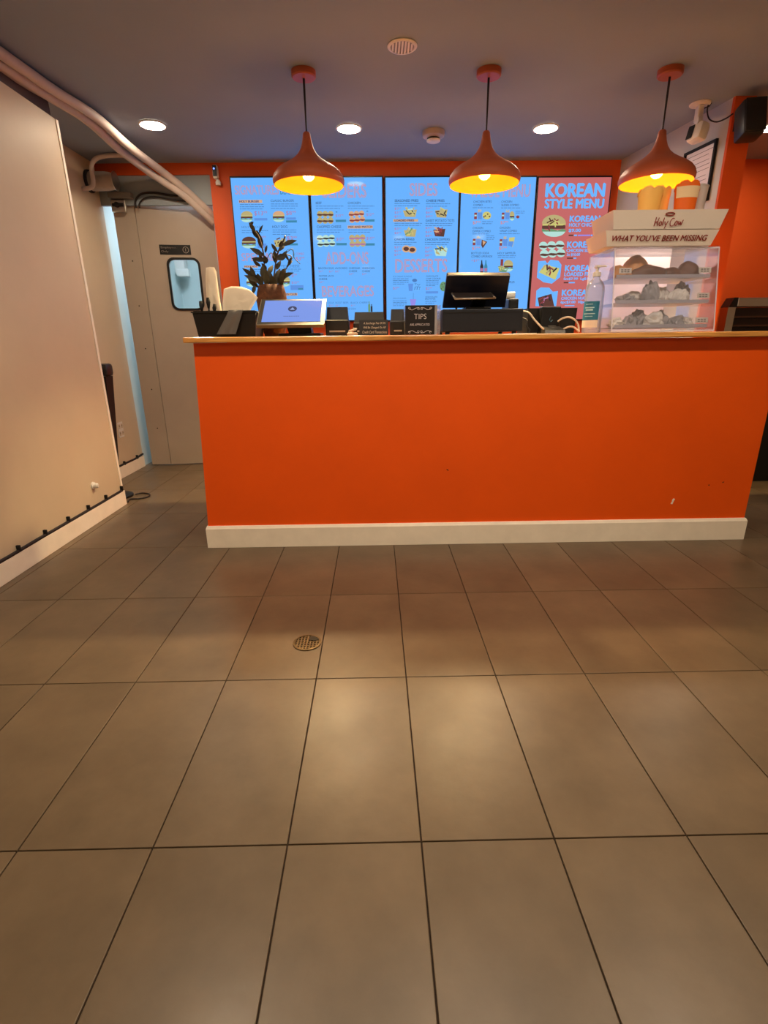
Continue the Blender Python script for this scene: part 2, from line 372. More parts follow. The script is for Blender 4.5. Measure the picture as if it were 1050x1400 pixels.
for sx, sz, sp in ((.382, .427, [(-6, 2), (-2, 5), (5, 0), (6, -5), (0, -3)]), (1.905, .334, [(-5, -3), (4, -1), (7, 3), (0, 4)]), (1.83, .32, [(-3, -4), (3, -3), (3, 3), (-3, 2)])):
    c = MB(); blob(c, sx, sz, 2.7185, sp); c.build('scuff_mark', M_scuff, fp)
t = MB(); t.box((-.935, 2.66, 1.0945), (2.25, 3.42, 1.12), bev=.005)
tag(t.build('worktop', M_wood), 'varnished pine worktop lying along the orange service counter', 'worktop')
TOP = 1.121

# ------------------------------------------------------------------ menu screens
G_blue = glow('screen_blue', (104, 178, 255), SCREEN_E); G_red = glow('screen_red', (196, 104, 104), SCREEN_E)
G_in = glow('print_inlay', (140, 168, 228)); G_or = glow('print_orange', (222, 126, 92)); G_dk = glow('print_dark', (52, 74, 118)); G_mid = glow('print_midblue', (72, 122, 188)); G_pk = glow('print_pink', (176, 118, 160))
G_tan = glow('print_tan', (214, 168, 130)); G_teal = glow('print_teal', (60, 134, 170)); G_bar = glow('print_bar', (92, 146, 226)); G_lb = glow('print_lightblue', (108, 182, 255)); G_vio = glow('print_violet', (150, 140, 230))
G_bun = glow('food_bun', (186, 172, 120)); G_meat = glow('food_meat', (92, 58, 52)); G_green = glow('food_green', (104, 150, 110)); G_cheese = glow('food_cheese', (205, 200, 120)); G_redf = glow('food_red', (140, 62, 66)); G_pale = glow('food_pale', (180, 222, 214)); G_black = glow('food_black', (44, 44, 52))
YS = 4.70
UX, UZ = Vector((1, 0, 0)), Vector((0, 0, 1))
class Screen:
    """one portrait menu screen; contents are laid out on its face"""
    def __init__(s, x0, x1, top, face, label, ox, oy=240., sc=7.78):
        s.ox, s.oy, s.sc = ox, oy, sc
        s.root = thing('menu_screen', ((x0+x1)/2, YB, 1.27), label, 'screen', None)
        z0 = top-1.055
        MB().box((x0-.0085, YS+.001, z0-.012), (x1+.0085, YB-.001, top+.012), bev=.003).build('casing', M_black, s.root)
        s.face = MB().box((x0, YS-.0006, z0), (x1, YS+.0006, top)).build('display', face, s.root)
        s.layers = {}; s.cur = None; s.count = 0
    def pt(s, cx, cy, dy=.002): return at(s.ox+cx/s.sc, s.oy+cy/s.sc, YS-dy)
    JOINED = ('small_print', 'price', 'dish_name')        # print too fine to pick apart
    def mb(s, name, m):
        if s.cur:                                          # inside a picture: one object, several colours
            s.cur[1].append((m, len(s.cur[0].f))); return s.cur[0]
        if name in s.JOINED: key = (name, m.name)
        else: s.count += 1; key = (name, s.count)
        return s.layers.setdefault(key, (MB(), m))[0]
    def pic(s, name):
        s.cur = (MB(), []); s.cur_name = name
    def end(s):
        (b, runs), s.cur = s.cur, None
        o = b.build(s.cur_name, None, None); me = o.data; ms = []
        for m, _ in runs:
            if m not in ms: ms.append(m); me.materials.append(m)
        for k, (m, f0) in enumerate(runs):
            f1 = runs[k+1][1] if k+1 < len(runs) else len(me.polygons)
            for f in range(f0, f1): me.polygons[f].material_index = ms.index(m)
        put(o, s.face)
    def text(s, name, m, txt, x0, x1, y0, y1, bold=0., shear=0., dy=.003):
        a = s.pt(x0, y1, dy); b = s.pt(x1, y1, dy); c = s.pt(x0, y0, dy)
        letter(s.mb(name, m), txt, (a.x, YS-dy, a.z), UX, UZ, b.x-a.x, c.z-a.z, bold, shear)
    def title(s, txt, x0, x1, y0, y1, m=None, bold=0.0):
        s.text('heading', m or G_or, txt, x0, x1, y0, y1, .012)
        d = (y1-y0)*.03; s.text('heading_inlay', G_in, txt, x0+d, x1-d, y0+d, y1-d, -.016, dy=.0036)
    def rect(s, name, m, x0, x1, y0, y1, dy=.002):
        a = s.pt(x0, y1, dy); b = s.pt(x1, y0, dy); s.mb(name, m).box((a.x, YS-dy, a.z), (b.x, YS-dy+.0008, b.z))
    def poly(s, name, m, pts, dy=.002):
        P = [s.pt(x, y, dy) for x, y in pts]; mbb = s.mb(name, m)
        mbb.add([(q.x, YS-dy, q.z) for q in P] + [(q.x, YS-dy+.0006, q.z) for q in P], [tuple(range(len(P))), tuple(range(2*len(P)-1, len(P)-1, -1))] + [(i, (i+1) % len(P), len(P)+(i+1) % len(P), len(P)+i) for i in range(len(P))])
    def oval(s, name, m, cx, cy, rx, ry, dy=.002, a0=0, a1=360, n=14):
        s.poly(name, m, [(cx+rx*math.cos(R(a0+(a1-a0)*k/n)), cy-ry*math.sin(R(a0+(a1-a0)*k/n))) for k in range(n+(0 if a1-a0 >= 360 else 1))], dy)
    def lines(s, x0, x1, ys, m=None):               # small print too fine to read: words as dashes
        r = random.Random(int(x0*7+ys[0]))
        for k, y in enumerate(ys):
            x = x0; end = x1 - (0 if k < len(ys)-1 else (x1-x0)*.3*r.random())
            while x < end:
                w = min(14+r.random()*36, end-x); s.rect('small_print', m or G_mid, x, x+w, y-3.2, y+3.2); x += w+6
    def price(s, txt, sup, x0, x1, y0, y1, m=None):
        k = len(txt)/(len(txt)+.62*len(sup)); xm = x0+(x1-x0)*k
        s.text('price', m or G_pk, txt, x0, xm-3, y0, y1); s.text('price', m or G_pk, sup, xm+1, x1, y0, y0+(y1-y0)*.45)
    def burger(s, cx, cy, w, h, top=None):
        n = 'food_picture'; top = top or G_bun; own = not s.cur
        if own: s.pic('burger_picture')
        s.oval(n, top, cx, cy-.1*h, w/2, h*.4, .0022, 0, 180); s.oval(n, G_pale, cx, cy+.2*h, w*.48, h*.3, .0022, 180, 360)
        s.rect(n, G_cheese, cx-w*.48, cx+w*.48, cy-.1*h, cy+.0*h, .0026); s.rect(n, G_meat, cx-w*.5, cx+w*.48, cy-.02*h, cy+.14*h, .0028)
        s.poly(n, G_green, [(cx-w*.5, cy+.12*h), (cx-w*.3, cy+.2*h), (cx-w*.1, cy+.13*h), (cx+w*.15, cy+.22*h), (cx+w*.35, cy+.13*h), (cx+w*.5, cy+.19*h), (cx+w*.5, cy+.26*h), (cx-w*.5, cy+.26*h)], .003)
        if own: s.end()
    def sliders(s, x0, x1, y0, y1, bun, fill, lean=0):
        w, h = (x1-x0)/3, (y1-y0)/2; s.pic('slider_picture')
        for j in range(2):
            for i in range(3):
                cx, cy = x0+(i+.5)*w+lean*j, y0+(j+.5)*h-(i-1)*lean*.5
                s.oval('food_picture', bun, cx, cy, w*.53, h*.52, .0022); s.poly('food_picture', fill, [(cx-w*.5, cy+h*.02), (cx-w*.2, cy-h*.06), (cx+w*.5, cy), (cx+w*.5, cy+h*.2), (cx+w*.1, cy+h*.28), (cx-w*.5, cy+h*.2)], .0027)
        s.end()
    def heap(s, x0, x1, y0, y1, cols, tray=None, seed=1):
        r = random.Random(seed); n = 'food_picture'; own = not s.cur
        if own: s.pic(n)
        if tray: s.poly(n, tray, [(x0, y0+.3*(y1-y0)), (x1, y0+.2*(y1-y0)), (x1-.12*(x1-x0), y1), (x0+.15*(x1-x0), y1-.04*(y1-y0))], .0021)
        for q in range(13):
            cx, cy = x0+(x1-x0)*(.18+.64*r.random()), y0+(y1-y0)*(.12+.66*r.random()); a = r.random()*3.14; l, w2 = (x1-x0)*.16, (y1-y0)*.055
            dx, dz = math.cos(a)*l, math.sin(a)*l; ex, ez = -math.sin(a)*w2, math.cos(a)*w2
            s.poly(n, cols[q % len(cols)], [(cx-dx-ex, cy-dz-ez), (cx+dx-ex, cy+dz-ez), (cx+dx+ex, cy+dz+ez), (cx-dx+ex, cy-dz+ez)], .0023+q*.00008)
        if own: s.end()
    def done(s):
        for (nm, _), (b, m) in s.layers.items():
            o = b.build(nm, m, None); put(o, s.face)
            if nm in s.JOINED or nm.startswith('heading'): o['kind'] = 'stuff'
        return s
def put_face(o, face): put(o, face)

S = Screen(-1.117, -.516, 2.322, G_blue, 'leftmost of the blue menu screens, with burgers, half hidden behind the plant', 310, sc=7.775)
S.title('SIGNATURES', 90, 555, 105, 205); S.text('heading', G_teal, 'COMBO', 570, 680, 100, 132, .01); S.text('heading', G_teal, 'DEAL', 570, 680, 145, 200, .02); S.price('$3', '99', 690, 790, 148, 195, G_or)
S.lines(690, 770, [112], G_or)
S.rect('highlight', G_tan, 130, 375, 258, 292); S.text('dish_name', G_dk, 'HOLY BURGER', 134, 345, 264, 288, .03); S.text('dish_name', G_dk, 'CLASSIC BURGER', 468, 715, 256, 280)
S.lines(140, 395, [308, 332, 355]); S.lines(470, 755, [302, 325, 350])
S.burger(213, 437, 125, 120); S.price('$13', '99', 295, 430, 378, 430); S.rect('banner', G_bar, 295, 430, 452, 478)
S.burger(552, 435, 125, 118, G_tan); S.price('$8', '99', 632, 735, 376, 426); S.rect('banner', G_bar, 632, 735, 445, 470); S.rect('banner', G_teal, 632, 745, 476, 500)
S.text('dish_name', G_mid, 'HOLY CHICKEN', 160, 380, 536, 560); S.text('dish_name', G_dk, 'HOLY DOG', 485, 645, 531, 558)
S.lines(160, 440, [585, 606]); S.lines(488, 740, [578, 600, 625])
S.burger(236, 712, 150, 125, G_meat); S.price('$9', '99', 340, 415, 642, 690); S.rect('banner', G_bar, 330, 420, 722, 770)
S.heap(500, 630, 655, 765, [G_bun, G_cheese, G_meat], G_bun, 3); S.price('$3', '99', 640, 745, 645, 695); S.rect('banner', G_teal, 640, 755, 720, 743)
S.title('SPECIALS', 160, 560, 825, 910); S.pic('emblem'); S.oval('emblem', G_teal, 668, 840, 52, 60, .0022); S.oval('emblem', G_lb, 668, 840, 45, 53, .0025); S.end()
S.text('price', G_pk, 'COMBO', 735, 822, 820, 846); S.price('$3', '99', 735, 825, 864, 910)
S.rect('highlight', G_tan, 185, 330, 955, 980); S.text('dish_name', G_dk, 'HOLY HOT', 190, 325, 958, 977, .03); S.text('dish_name', G_mid, 'CHOPPED CHEESE', 480, 775, 950, 978)
S.lines(200, 400, [1000, 1020]); S.lines(520, 790, [995, 1015])
S.burger(270, 1130, 120, 105, G_pale); S.burger(617, 1125, 110, 112); S.price('$7', '99', 690, 745, 1045, 1085); S.price('$10', '99', 690, 770, 1125, 1155)
S.rect('banner', G_bar, 680, 815, 1165, 1217); S.rect('banner', G_teal, 760, 810, 1196, 1215, .0025)
S.rect('highlight', G_tan, 560, 750, 1248, 1278); S.text('dish_name', G_dk, 'CHICKEN CLUB', 540, 745, 1251, 1275, .03); S.done()

S = Screen(-.492, .074, 2.319, G_blue, 'blue menu screen listing sliders, add-ons and beverages', 420)
S.title('SLIDERS', 165, 630, 90, 238); S.text('dish_name', G_dk, 'BEEF', 92, 155, 279, 304); S.text('dish_name', G_dk, 'CHICKEN', 432, 568, 279, 304)
S.lines(92, 385, [325, 350]); S.lines(432, 715, [325, 350])
S.sliders(105, 278, 376, 512, G_bun, G_meat); S.sliders(442, 605, 376, 500, G_tan, G_redf, 8)
S.lines(303, 325, [388], G_dk); S.price('$10', '99', 303, 385, 413, 445); S.rect('banner', G_teal, 303, 413, 469, 495); S.price('$10', '99', 630, 710, 400, 435); S.rect('banner', G_teal, 610, 716, 466, 491); S.lines(630, 655, [380], G_dk)
S.text('dish_name', G_dk, 'CHOPPED CHEESE', 103, 362, 532, 560); S.rect('highlight', G_tan, 430, 697, 530, 564); S.text('dish_name', G_dk, 'MIX AND MATCH', 440, 693, 535, 558, .03)
S.lines(103, 392, [578, 602]); S.lines(440, 712, [578, 602])
S.sliders(103, 292, 632, 756, G_pale, G_black, 6); S.sliders(447, 618, 628, 758, G_bun, G_pk, 4)
S.price('$10', '99', 312, 390, 660, 696); S.rect('banner', G_teal, 310, 421, 717, 743); S.price('$10', '99', 632, 715, 653, 687); S.rect('banner', G_teal, 610, 718, 720, 745)
S.title('ADD-ONS', 200, 652, 815, 945)
for tx, a, b, y in (('BACON', 120, 215, 976), ('EGG', 230, 283, 976), ('AVOCADO', 297, 428, 976), ('CHEDDAR', 445, 562, 976), ('CHEESE', 445, 531, 1008), ('AMERICAN', 583, 715, 976), ('CHEESE', 583, 669, 1008), ('PEPPER JACK', 125, 287, 1061), ('CHEESE', 125, 214, 1091), ('COLA', 218, 283, 1343), ('ROOT BEER', 302, 440, 1343), ('BLACK CHERRY', 463, 655, 1343), ('APPLE SODA', 400, 520, 1408)):
    S.text('dish_name', G_dk if y < 1300 else G_mid, tx, a, b, y, y+20)
for a, y in ((122, 1010), (232, 1010), (298, 1010), (446, 1038), (584, 1038), (128, 1124)): S.price('$1', '50', a, a+48, y, y+22)
S.title('BEVERAGES', 160, 708, 1175, 1290)
for a, y in ((302, 1374), (465, 1374), (232, 1374)): S.price('$2', '50', a, a+46, y, y+18)
S.pic('bottle_picture'); S.rect('bottle_picture', G_green, 650, 670, 1370, 1450); S.rect('bottle_picture', G_green, 656, 664, 1340, 1370); S.rect('bottle_picture', G_black, 676, 694, 1390, 1450); S.rect('bottle_picture', G_black, 681, 689, 1368, 1390); S.end(); S.done()

S = Screen(.103, .687, 2.316, G_blue, 'blue menu screen listing sides and desserts, in the middle of the row', 520)
S.title('SIDES', 312, 606, 80, 218); S.text('dish_name', G_dk, 'SEASONED FRIES', 152, 405, 254, 281, .015); S.text('dish_name', G_dk, 'CHEESE FRIES', 488, 682, 255, 282, .015)
S.lines(150, 425, [298, 322]); S.lines(486, 745, [300, 326])
for a, ys in ((150, (340, 382, 425)), (484, (338, 382, 424)), (150, (555, 600)), (480, (546, 590, 630)), (148, (752, 792, 832)), (475, (757, 797, 838))):
    for q, y in enumerate(ys): S.price('$'+str(3+2*q+(a > 300)), '99', a, a+72, y, y+25)
S.heap(240, 390, 342, 442, [G_bun, G_cheese, G_pale, G_black], G_bun, 4); S.heap(580, 716, 338, 448, [G_bun, G_cheese, G_meat, G_black], G_bun, 5)
S.rect('highlight', G_tan, 138, 402, 463, 492); S.text('dish_name', G_dk, 'LOADED FRIES', 152, 360, 467, 489, .04); S.text('dish_name', G_dk, 'SWEET POTATO TOTS', 483, 787, 468, 495)
S.lines(150, 445, [508, 530]); S.lines(480, 765, [510, 532])
S.heap(250, 386, 552, 652, [G_cheese, G_bun, G_green], G_bun, 6); S.heap(563, 692, 545, 650, [G_redf, G_redf, G_tan], G_meat, 7)
S.text('dish_name', G_dk, 'ONION RINGS', 150, 362, 667, 691, .015); S.text('dish_name', G_dk, 'CHICKEN DIPPERS', 475, 738, 669, 693)
S.lines(148, 385, [710, 733]); S.lines(475, 732, [711, 733])
S.pic('onion_ring_picture')
for cx, cy in ((275, 780), (340, 790)): S.oval('food_picture', G_tan, cx, cy, 45, 38, .0022); S.oval('food_picture', G_meat, cx, cy, 30, 22, .0026)
S.end()
S.heap(568, 716, 748, 858, [G_bun, G_cheese, G_pale, G_black], G_pale, 8)
S.title('DESSERTS', 160, 708, 888, 1032)
S.text('dish_name', G_mid, 'ICE CREAM SUNDAE', 135, 335, 1066, 1083); S.text('dish_name', G_dk, 'CHOCOLATE', 487, 615, 1063, 1079); S.text('dish_name', G_dk, 'CHIP COOKIE', 487, 640, 1089, 1105)
S.lines(135, 300, [1098, 1117, 1136, 1154]); S.lines(487, 620, [1117, 1135, 1153, 1171]); S.price('$3', '99', 135, 200, 1185, 1215); S.price('$2', '99', 483, 550, 1187, 1220); S.rect('banner', G_bar, 483, 615, 1230, 1255)
S.pic('sundae_picture'); S.poly('food_picture', G_bar, [(296, 1150), (350, 1150), (342, 1228), (304, 1228)]); S.oval('food_picture', G_mid, 365, 1115, 26, 18); S.end(); S.pic('emblem')
S.oval('emblem', G_lb, 392, 1186, 48, 44, .0025); S.text('emblem', G_mid, 'Try', 362, 428, 1146, 1175, .01, .2, .0032); S.text('emblem', G_mid, 'IT!', 360, 425, 1180, 1216, .02, .2, .0032); S.end(); S.pic('cookie_picture')
S.oval('food_picture', G_green, 672, 1180, 40, 52); [S.oval('food_picture', G_meat, x, y, 6, 6, .0026, n=8) for x, y in ((655, 1160), (682, 1150), (668, 1185), (650, 1205), (690, 1200))]; S.end()
S.text('dish_name', G_mid, 'MILKSHAKES', 135, 275, 1299, 1314); S.text('dish_name', G_dk, 'CHOCOLATE', 478, 605, 1285, 1300); S.text('dish_name', G_dk, 'BROWNIE', 478, 585, 1305, 1320)
S.lines(135, 280, [1333, 1350, 1367, 1384]); S.lines(478, 600, [1338, 1356]); S.pic('milkshake_picture'); S.poly('food_picture', G_vio, [(315, 1315), (382, 1315), (368, 1382), (326, 1382)]); S.rect('food_picture', G_mid, 349, 353, 1250, 1315); S.end(); S.done()

S = Screen(.705, 1.299, 2.312, G_blue, 'blue menu screen listing the value menu combos', 625)
S.title('VALUE MENU', 128, 772, 98, 232, bold=-.004)
for tx, a, b, y in (('CHICKEN BITES', 172, 366, 267), ('COMBO', 172, 270, 303), ('CHICKEN', 470, 585, 267), ('SLIDER COMBO', 470, 656, 303), ('CHICKEN', 165, 275, 547), ('DIPPER COMBO', 165, 356, 582), ('CHICKEN', 452, 563, 545), ('WRAP COMBO', 452, 636, 579), ('BOTTLED SODA', 150, 338, 815), ('COMBO UPGRADE', 150, 373, 850), ('HOLY SAMPLER', 430, 620, 815), ('HOLY SAMPLER', 440, 612, 1124)):
    S.text('dish_name', G_dk, tx, a, b, y, y+22)
S.lines(165, 395, [342]); S.lines(467, 690, [344]); S.lines(162, 392, [621]); S.lines(450, 685, [619]); S.lines(310, 398, [642, 660, 678]); S.lines(432, 625, [853, 871]); S.lines(620, 720, [380, 398]); S.lines(266, 380, [490, 512])
for ox, oy in ((180, 372), (472, 372), (165, 650), (450, 655)):
    S.pic('combo_picture'); S.rect('food_picture', G_redf, ox, ox+32, oy+22, oy+92); S.rect('food_picture', G_pale, ox+4, ox+28, oy+45, oy+62, .0026)
    S.poly('food_picture', G_bar, [(ox+36, oy+20), (ox+88, oy+20), (ox+82, oy+92), (ox+42, oy+92)]); S.heap(ox+36, ox+90, oy-10, oy+26, [G_tan, G_bun, G_cheese], None, ox); S.end()
S.pic('bun_picture'); S.oval('food_picture', G_cheese, 316, 425, 46, 42); [S.oval('food_picture', G_meat, x, y, 9, 8, .0026, n=8) for x, y in ((300, 430), (325, 410), (345, 435), (285, 440))]; S.end()
S.burger(584, 430, 50, 100); S.oval('food_picture', G_redf, 645, 440, 18, 16)
S.pic('dipper_picture'); S.poly('food_picture', G_meat, [(262, 680), (320, 705), (272, 775), (256, 740)]); S.poly('food_picture', G_tan, [(272, 690), (305, 708), (275, 745)], .0026); S.end()
S.pic('wrap_picture'); S.poly('food_picture', G_cheese, [(555, 660), (615, 655), (590, 760), (548, 740)]); S.poly('food_picture', G_bar, [(548, 700), (602, 700), (585, 760), (540, 745)], .0026); S.end()
for a, y in ((165, 486), (460, 485), (158, 758), (444, 757)): S.price('$7', '99', a, a+84, y, y+36, G_or)
S.price('+$1', '99', 150, 235, 892, 920)
for x, mm in ((245, G_black), (288, G_teal)): S.pic('bottle_picture'); S.poly('bottle_picture', mm, [(x, 1048), (x, 965), (x+10, 935), (x+12, 900), (x+22, 900), (x+24, 935), (x+34, 965), (x+34, 1048)]); S.rect('bottle_picture', G_pk, x+2, x+32, 985, 1020, .0026); S.end()
S.pic('sampler_picture'); S.burger(545, 960, 100, 125); S.rect('food_picture', G_redf, 460, 492, 890, 960); S.heap(435, 540, 940, 1028, [G_green, G_cheese, G_bun], G_green, 11); S.end(); S.oval('food_picture', G_meat, 555, 1280, 35, 22); S.done()

S = Screen(1.321, 1.9, 2.308, G_red, 'red menu screen with a korean style menu, beside the grey wall', 725)
S.text('heading', G_lb, 'KOREAN', 155, 790, 80, 235, .055, .0); S.text('heading', G_lb, 'STYLE MENU', 148, 780, 248, 355, .05, .0)
S.pic('burger_picture'); S.burger(252, 535, 255, 235, G_bun); S.heap(140, 375, 470, 590, [G_meat, G_redf, G_cheese], None, 21); S.end()
def kor(y, x, b): S.text('dish_name', G_lb, 'KOREAN', x, x+325, y, y+70, .05)
kor(425, 415, 0); S.text('dish_name', G_lb, 'HOLY CHICKEN', 410, 735, 506, 545, .04); S.text('price', G_lb, '$9.00', 405, 538, 566, 606, .04)
S.rect('banner', G_meat, 408, 458, 628, 644); S.rect('banner', G_vio, 505, 640, 628, 644); S.rect('banner', G_lb, 465, 498, 628, 644); S.rect('banner', G_lb, 644, 664, 628, 644)
S.sliders(95, 360, 700, 872, G_pale, G_meat, 10)
kor(700, 388, 0); S.text('dish_name', G_lb, 'CHICKEN SLIDERS', 383, 720, 780, 815, .04); S.text('price', G_lb, '3x $10.00', 385, 528, 826, 860, .04); S.rect('banner', G_meat, 390, 455, 872, 886); S.rect('banner', G_lb, 460, 490, 872, 886)
S.pic('tray_picture'); S.poly('tray_picture', G_lb, [(85, 912), (160, 905), (180, 935), (215, 895), (300, 905), (332, 950), (318, 1080), (230, 1150), (140, 1135), (70, 1085)])
S.poly('food_picture', G_cheese, [(150, 950), (312, 985), (265, 1108), (92, 1030)], .0024); S.heap(105, 300, 950, 1100, [G_meat, G_cheese, G_redf, G_black, G_bun], None, 23); S.end()
kor(952, 365, 0); S.text('dish_name', G_lb, 'LOADED FRIES', 360, 690, 1028, 1072, .04); S.text('price', G_lb, 'Sm$7.99  Lg$10.99', 352, 690, 1085, 1120, .04); S.rect('banner', G_meat, 355, 405, 1132, 1146); S.rect('banner', G_lb, 408, 475, 1132, 1146)
S.pic('tray_picture'); S.poly('tray_picture', G_lb, [(65, 1225), (110, 1190), (200, 1192), (240, 1235), (295, 1228), (275, 1390), (55, 1390)])
S.poly('food_picture', G_meat, [(78, 1300), (225, 1258), (255, 1390), (95, 1390)], .0024); S.heap(85, 250, 1280, 1400, [G_redf, G_meat, G_black, G_pk], None, 25); S.end()
kor(1212, 332, 0); S.text('dish_name', G_lb, 'CHICKEN NUGGETS', 326, 680, 1290, 1322, .04); S.text('price', G_lb, '6pc$7.00  10pc$9.00', 320, 680, 1332, 1370, .04); S.rect('banner', G_lb, 365, 470, 1378, 1390); S.done()

# ------------------------------------------------------------------ pendant lamps
def pendant(loc, label):
    x, y = loc; t = thing('pendant_lamp', (x, y, CEIL), label, 'lamp', 'pendant lamps over the counter')
    T = Matrix.Translation((x, y, 0))
    MB().lathe([(.064, CEIL-.001), (.064, CEIL-.026), (.058, CEIL-.032), (.012, CEIL-.033)], 32, T).build('canopy', M_terra, t, smooth=True)
    MB().lathe([(.006, CEIL-.034), (.006, CEIL-.06), (.004, 2.19), (.004, 2.168)], 10, T).build('cord', M_cordblk, t, smooth=True)
    prof = [(.014, 2.168), (.020, 2.160), (.023, 2.14), (.028, 2.115), (.037, 2.09), (.053, 2.065), (.077, 2.043), (.110, 2.022), (.145, 2.003), (.173, 1.983), (.190, 1.962), (.197, 1.942), (.196, 1.928), (.190, 1.914)]
    outer = MB().lathe(prof, 48, T, caps=False); outer.build('shade', M_terra, t, smooth='all')
    inn = [(max(r-.004, .004), z-(.004 if i < len(prof)-1 else 0)) for i, (r, z) in enumerate(prof)]; inn[-1] = (.1895, 1.914)
    MB().lathe(inn, 48, T, caps=False).build('shade_lining', M_inner, t, smooth='all')
    MB().lathe([(.013, 2.12), (.02, 2.11), (.02, 2.035), (.015, 2.03)], 20, T).build('lamp_holder', M_metal, t, smooth=True)
    MB().lathe([(.012, 2.029), (.016, 2.015), (.029, 1.99), (.033, 1.972), (.029, 1.952), (.016, 1.941), (.003, 1.938)], 24, T).build('bulb', M_bulb, t, smooth='all')
    ld = bpy.data.lights.new('bulb_beam', 'SPOT'); ld.energy = PENDANT_W; ld.color = (1, .72, .36); ld.spot_size = R(116); ld.spot_blend = .5; ld.shadow_soft_size = .03
    lo = bpy.data.objects.new('bulb_beam', ld); COL.objects.link(lo); lo.parent = t; lo.location = (0, 0, 1.93-CEIL)
    return t
pl = pendant((-.353, 3.3), 'orange pendant lamp hanging in front of the leftmost blue menu screens')
copy_tree(pl, (.622, 3.3, CEIL), 'orange pendant lamp hanging in front of the value menu screen, middle of three')
copy_tree(pl, (1.585, 3.3, CEIL), 'orange pendant lamp hanging over the display case')

# ------------------------------------------------------------------ ceiling fittings
def downlight(x, y, label, led=None):
    t = thing('downlight', (x, y, CEIL), label, 'downlight', 'recessed ceiling downlights'); T = Matrix.Translation((x, y, 0))
    n = 40; mb = MB(); vs = []
    mb.lathe([(.075, CEIL-.001), (.086, CEIL-.001), (.086, CEIL-.006), (.075, CEIL-.008), (.075, CEIL-.001)], n, T, caps=False).build('trim_ring', M_white, t, smooth=True)
    MB().lathe([(.0745, CEIL-.002), (.0745, CEIL-.005), (.04, CEIL-.006)], n, T).build('diffuser', led or M_led, t)
    return t
d0 = downlight(-1.42, 3.99, 'glowing downlight at the left, nearest the swing door')
for x, y, lb in ((-.152, 4.068, 'glowing downlight between the left and middle pendant lamps'), (1.17, 4.088, 'glowing downlight between the middle and right pendant lamps'), (2.71, 4.10, 'glowing downlight at the right edge, beside the loudspeaker')):
    copy_tree(d0, (x, y, CEIL), lb)
d1 = downlight(-.75, 1.5, 'ceiling downlight over the seating area, out of the picture, nearest the counter on the left', M_led2)
for x, y, lb in ((.35, 1.5, 'ceiling downlight over the seating area, out of the picture, nearest the counter in the middle'), (1.45, 1.5, 'ceiling downlight over the seating area, out of the picture, nearest the counter on the right'), (-.15, -1.5, 'ceiling downlight over the seating area, out of the picture, behind the viewer on the left'), (1.6, -1.5, 'ceiling downlight over the seating area, out of the picture, behind the viewer on the right')):
    copy_tree(d1, (x, y, CEIL), lb)
t = thing('smoke_detector', (.42, 4.14, CEIL), 'white smoke detector on the ceiling above the sides menu screen', 'smoke detector'); T = Matrix.Translation((.42, 4.14, 0))
MB().lathe([(.077, CEIL-.001), (.077, CEIL-.012), (.072, CEIL-.03), (.060, CEIL-.036), (.048, CEIL-.038)], 32, T).build('housing', mat('detector_plastic', (176, 166, 166), .35), t, smooth=True)
MB().lathe([(.044, CEIL-.039), (.040, CEIL-.048)], 24, T).build('vent_ring', M_black, t)
MB().lathe([(.046, CEIL-.049), (.046, CEIL-.056), (.04, CEIL-.060)], 32, T).build('cap', M_white, t, smooth=True)
t = thing('ceiling_grille', (.153, 3.058, CEIL), 'round white grille flush in the ceiling, in front of the smoke detector', 'vent'); T = Matrix.Translation((.153, 3.058, 0))
MB().lathe([(.058, CEIL-.001), (.072, CEIL-.001), (.072, CEIL-.005), (.066, CEIL-.009), (.058, CEIL-.009), (.058, CEIL-.001)], 36, T, caps=False).build('rim', M_white, t, smooth=True)
MB().lathe([(.058, CEIL-.002), (.058, CEIL-.004)], 36, T).build('backing', mat('grille_grey', (150, 150, 152), .6), t)
for k in range(7):
    x = -.045+k*.015; h = math.sqrt(.056**2-x*x); MB().box((.153+x-.004, 3.058-h, CEIL-.009), (.153+x+.004, 3.058+h, CEIL-.0045)).build('slat', M_white, t)
# conduits along the left of the ceiling
def conduit(name, pts, r, label, m=M_pipe, cat='pipe', group=None): return tag(MB().tube(smooth_path(pts, 8), r, 12).build(name, m, smooth='all'), label, cat, group)
G = 'painted conduits along the left of the ceiling'
zc = 2.40
conduit('conduit', [(-1.755, -.5, zc), (-1.755, 2.4, zc), (-1.725, 3.3, zc), (-1.665, 3.72, zc-.005), (-1.655, 4.15, zc-.03), (-1.60, 4.55, 2.335), (-1.47, 4.70, 2.235), (-1.345, 4.785, 2.115), (-1.31, 4.825, 2.07)], .027, 'painted ceiling conduit nearest the downlight, running down to the orange wall', group=G)
conduit('conduit', [(-1.81, -.5, zc-.012), (-1.81, 2.4, zc-.012), (-1.782, 3.3, zc-.012), (-1.722, 3.72, zc-.02), (-1.72, 4.15, zc-.05), (-1.655, 4.55, 2.30), (-1.50, 4.69, 2.205), (-1.37, 4.775, 2.085), (-1.315, 4.815, 2.03)], .026, 'middle painted ceiling conduit, pinched beside the wall corner and running down over the swing door', group=G)
conduit('conduit', [(-1.862, -.5, 2.40), (-1.862, 2.4, 2.40), (-1.835, 3.2, 2.40), (-1.80, 3.50, 2.405), (-1.772, 3.64, 2.412)], .02, 'painted ceiling conduit lying on top of the left wall, ending at its corner', group=G)
conduit('hook_pipe', [(-1.80, 4.50, 2.42), (-1.95, 4.50, 2.42), (-2.04, 4.50, 2.405), (-2.085, 4.50, 2.37), (-2.098, 4.50, 2.32), (-2.10, 4.50, 2.25), (-2.12, 4.50, 2.215), (-2.186, 4.50, 2.205)], .016, 'thin pipe hooking down from the ceiling into the left wall', M_pipe)
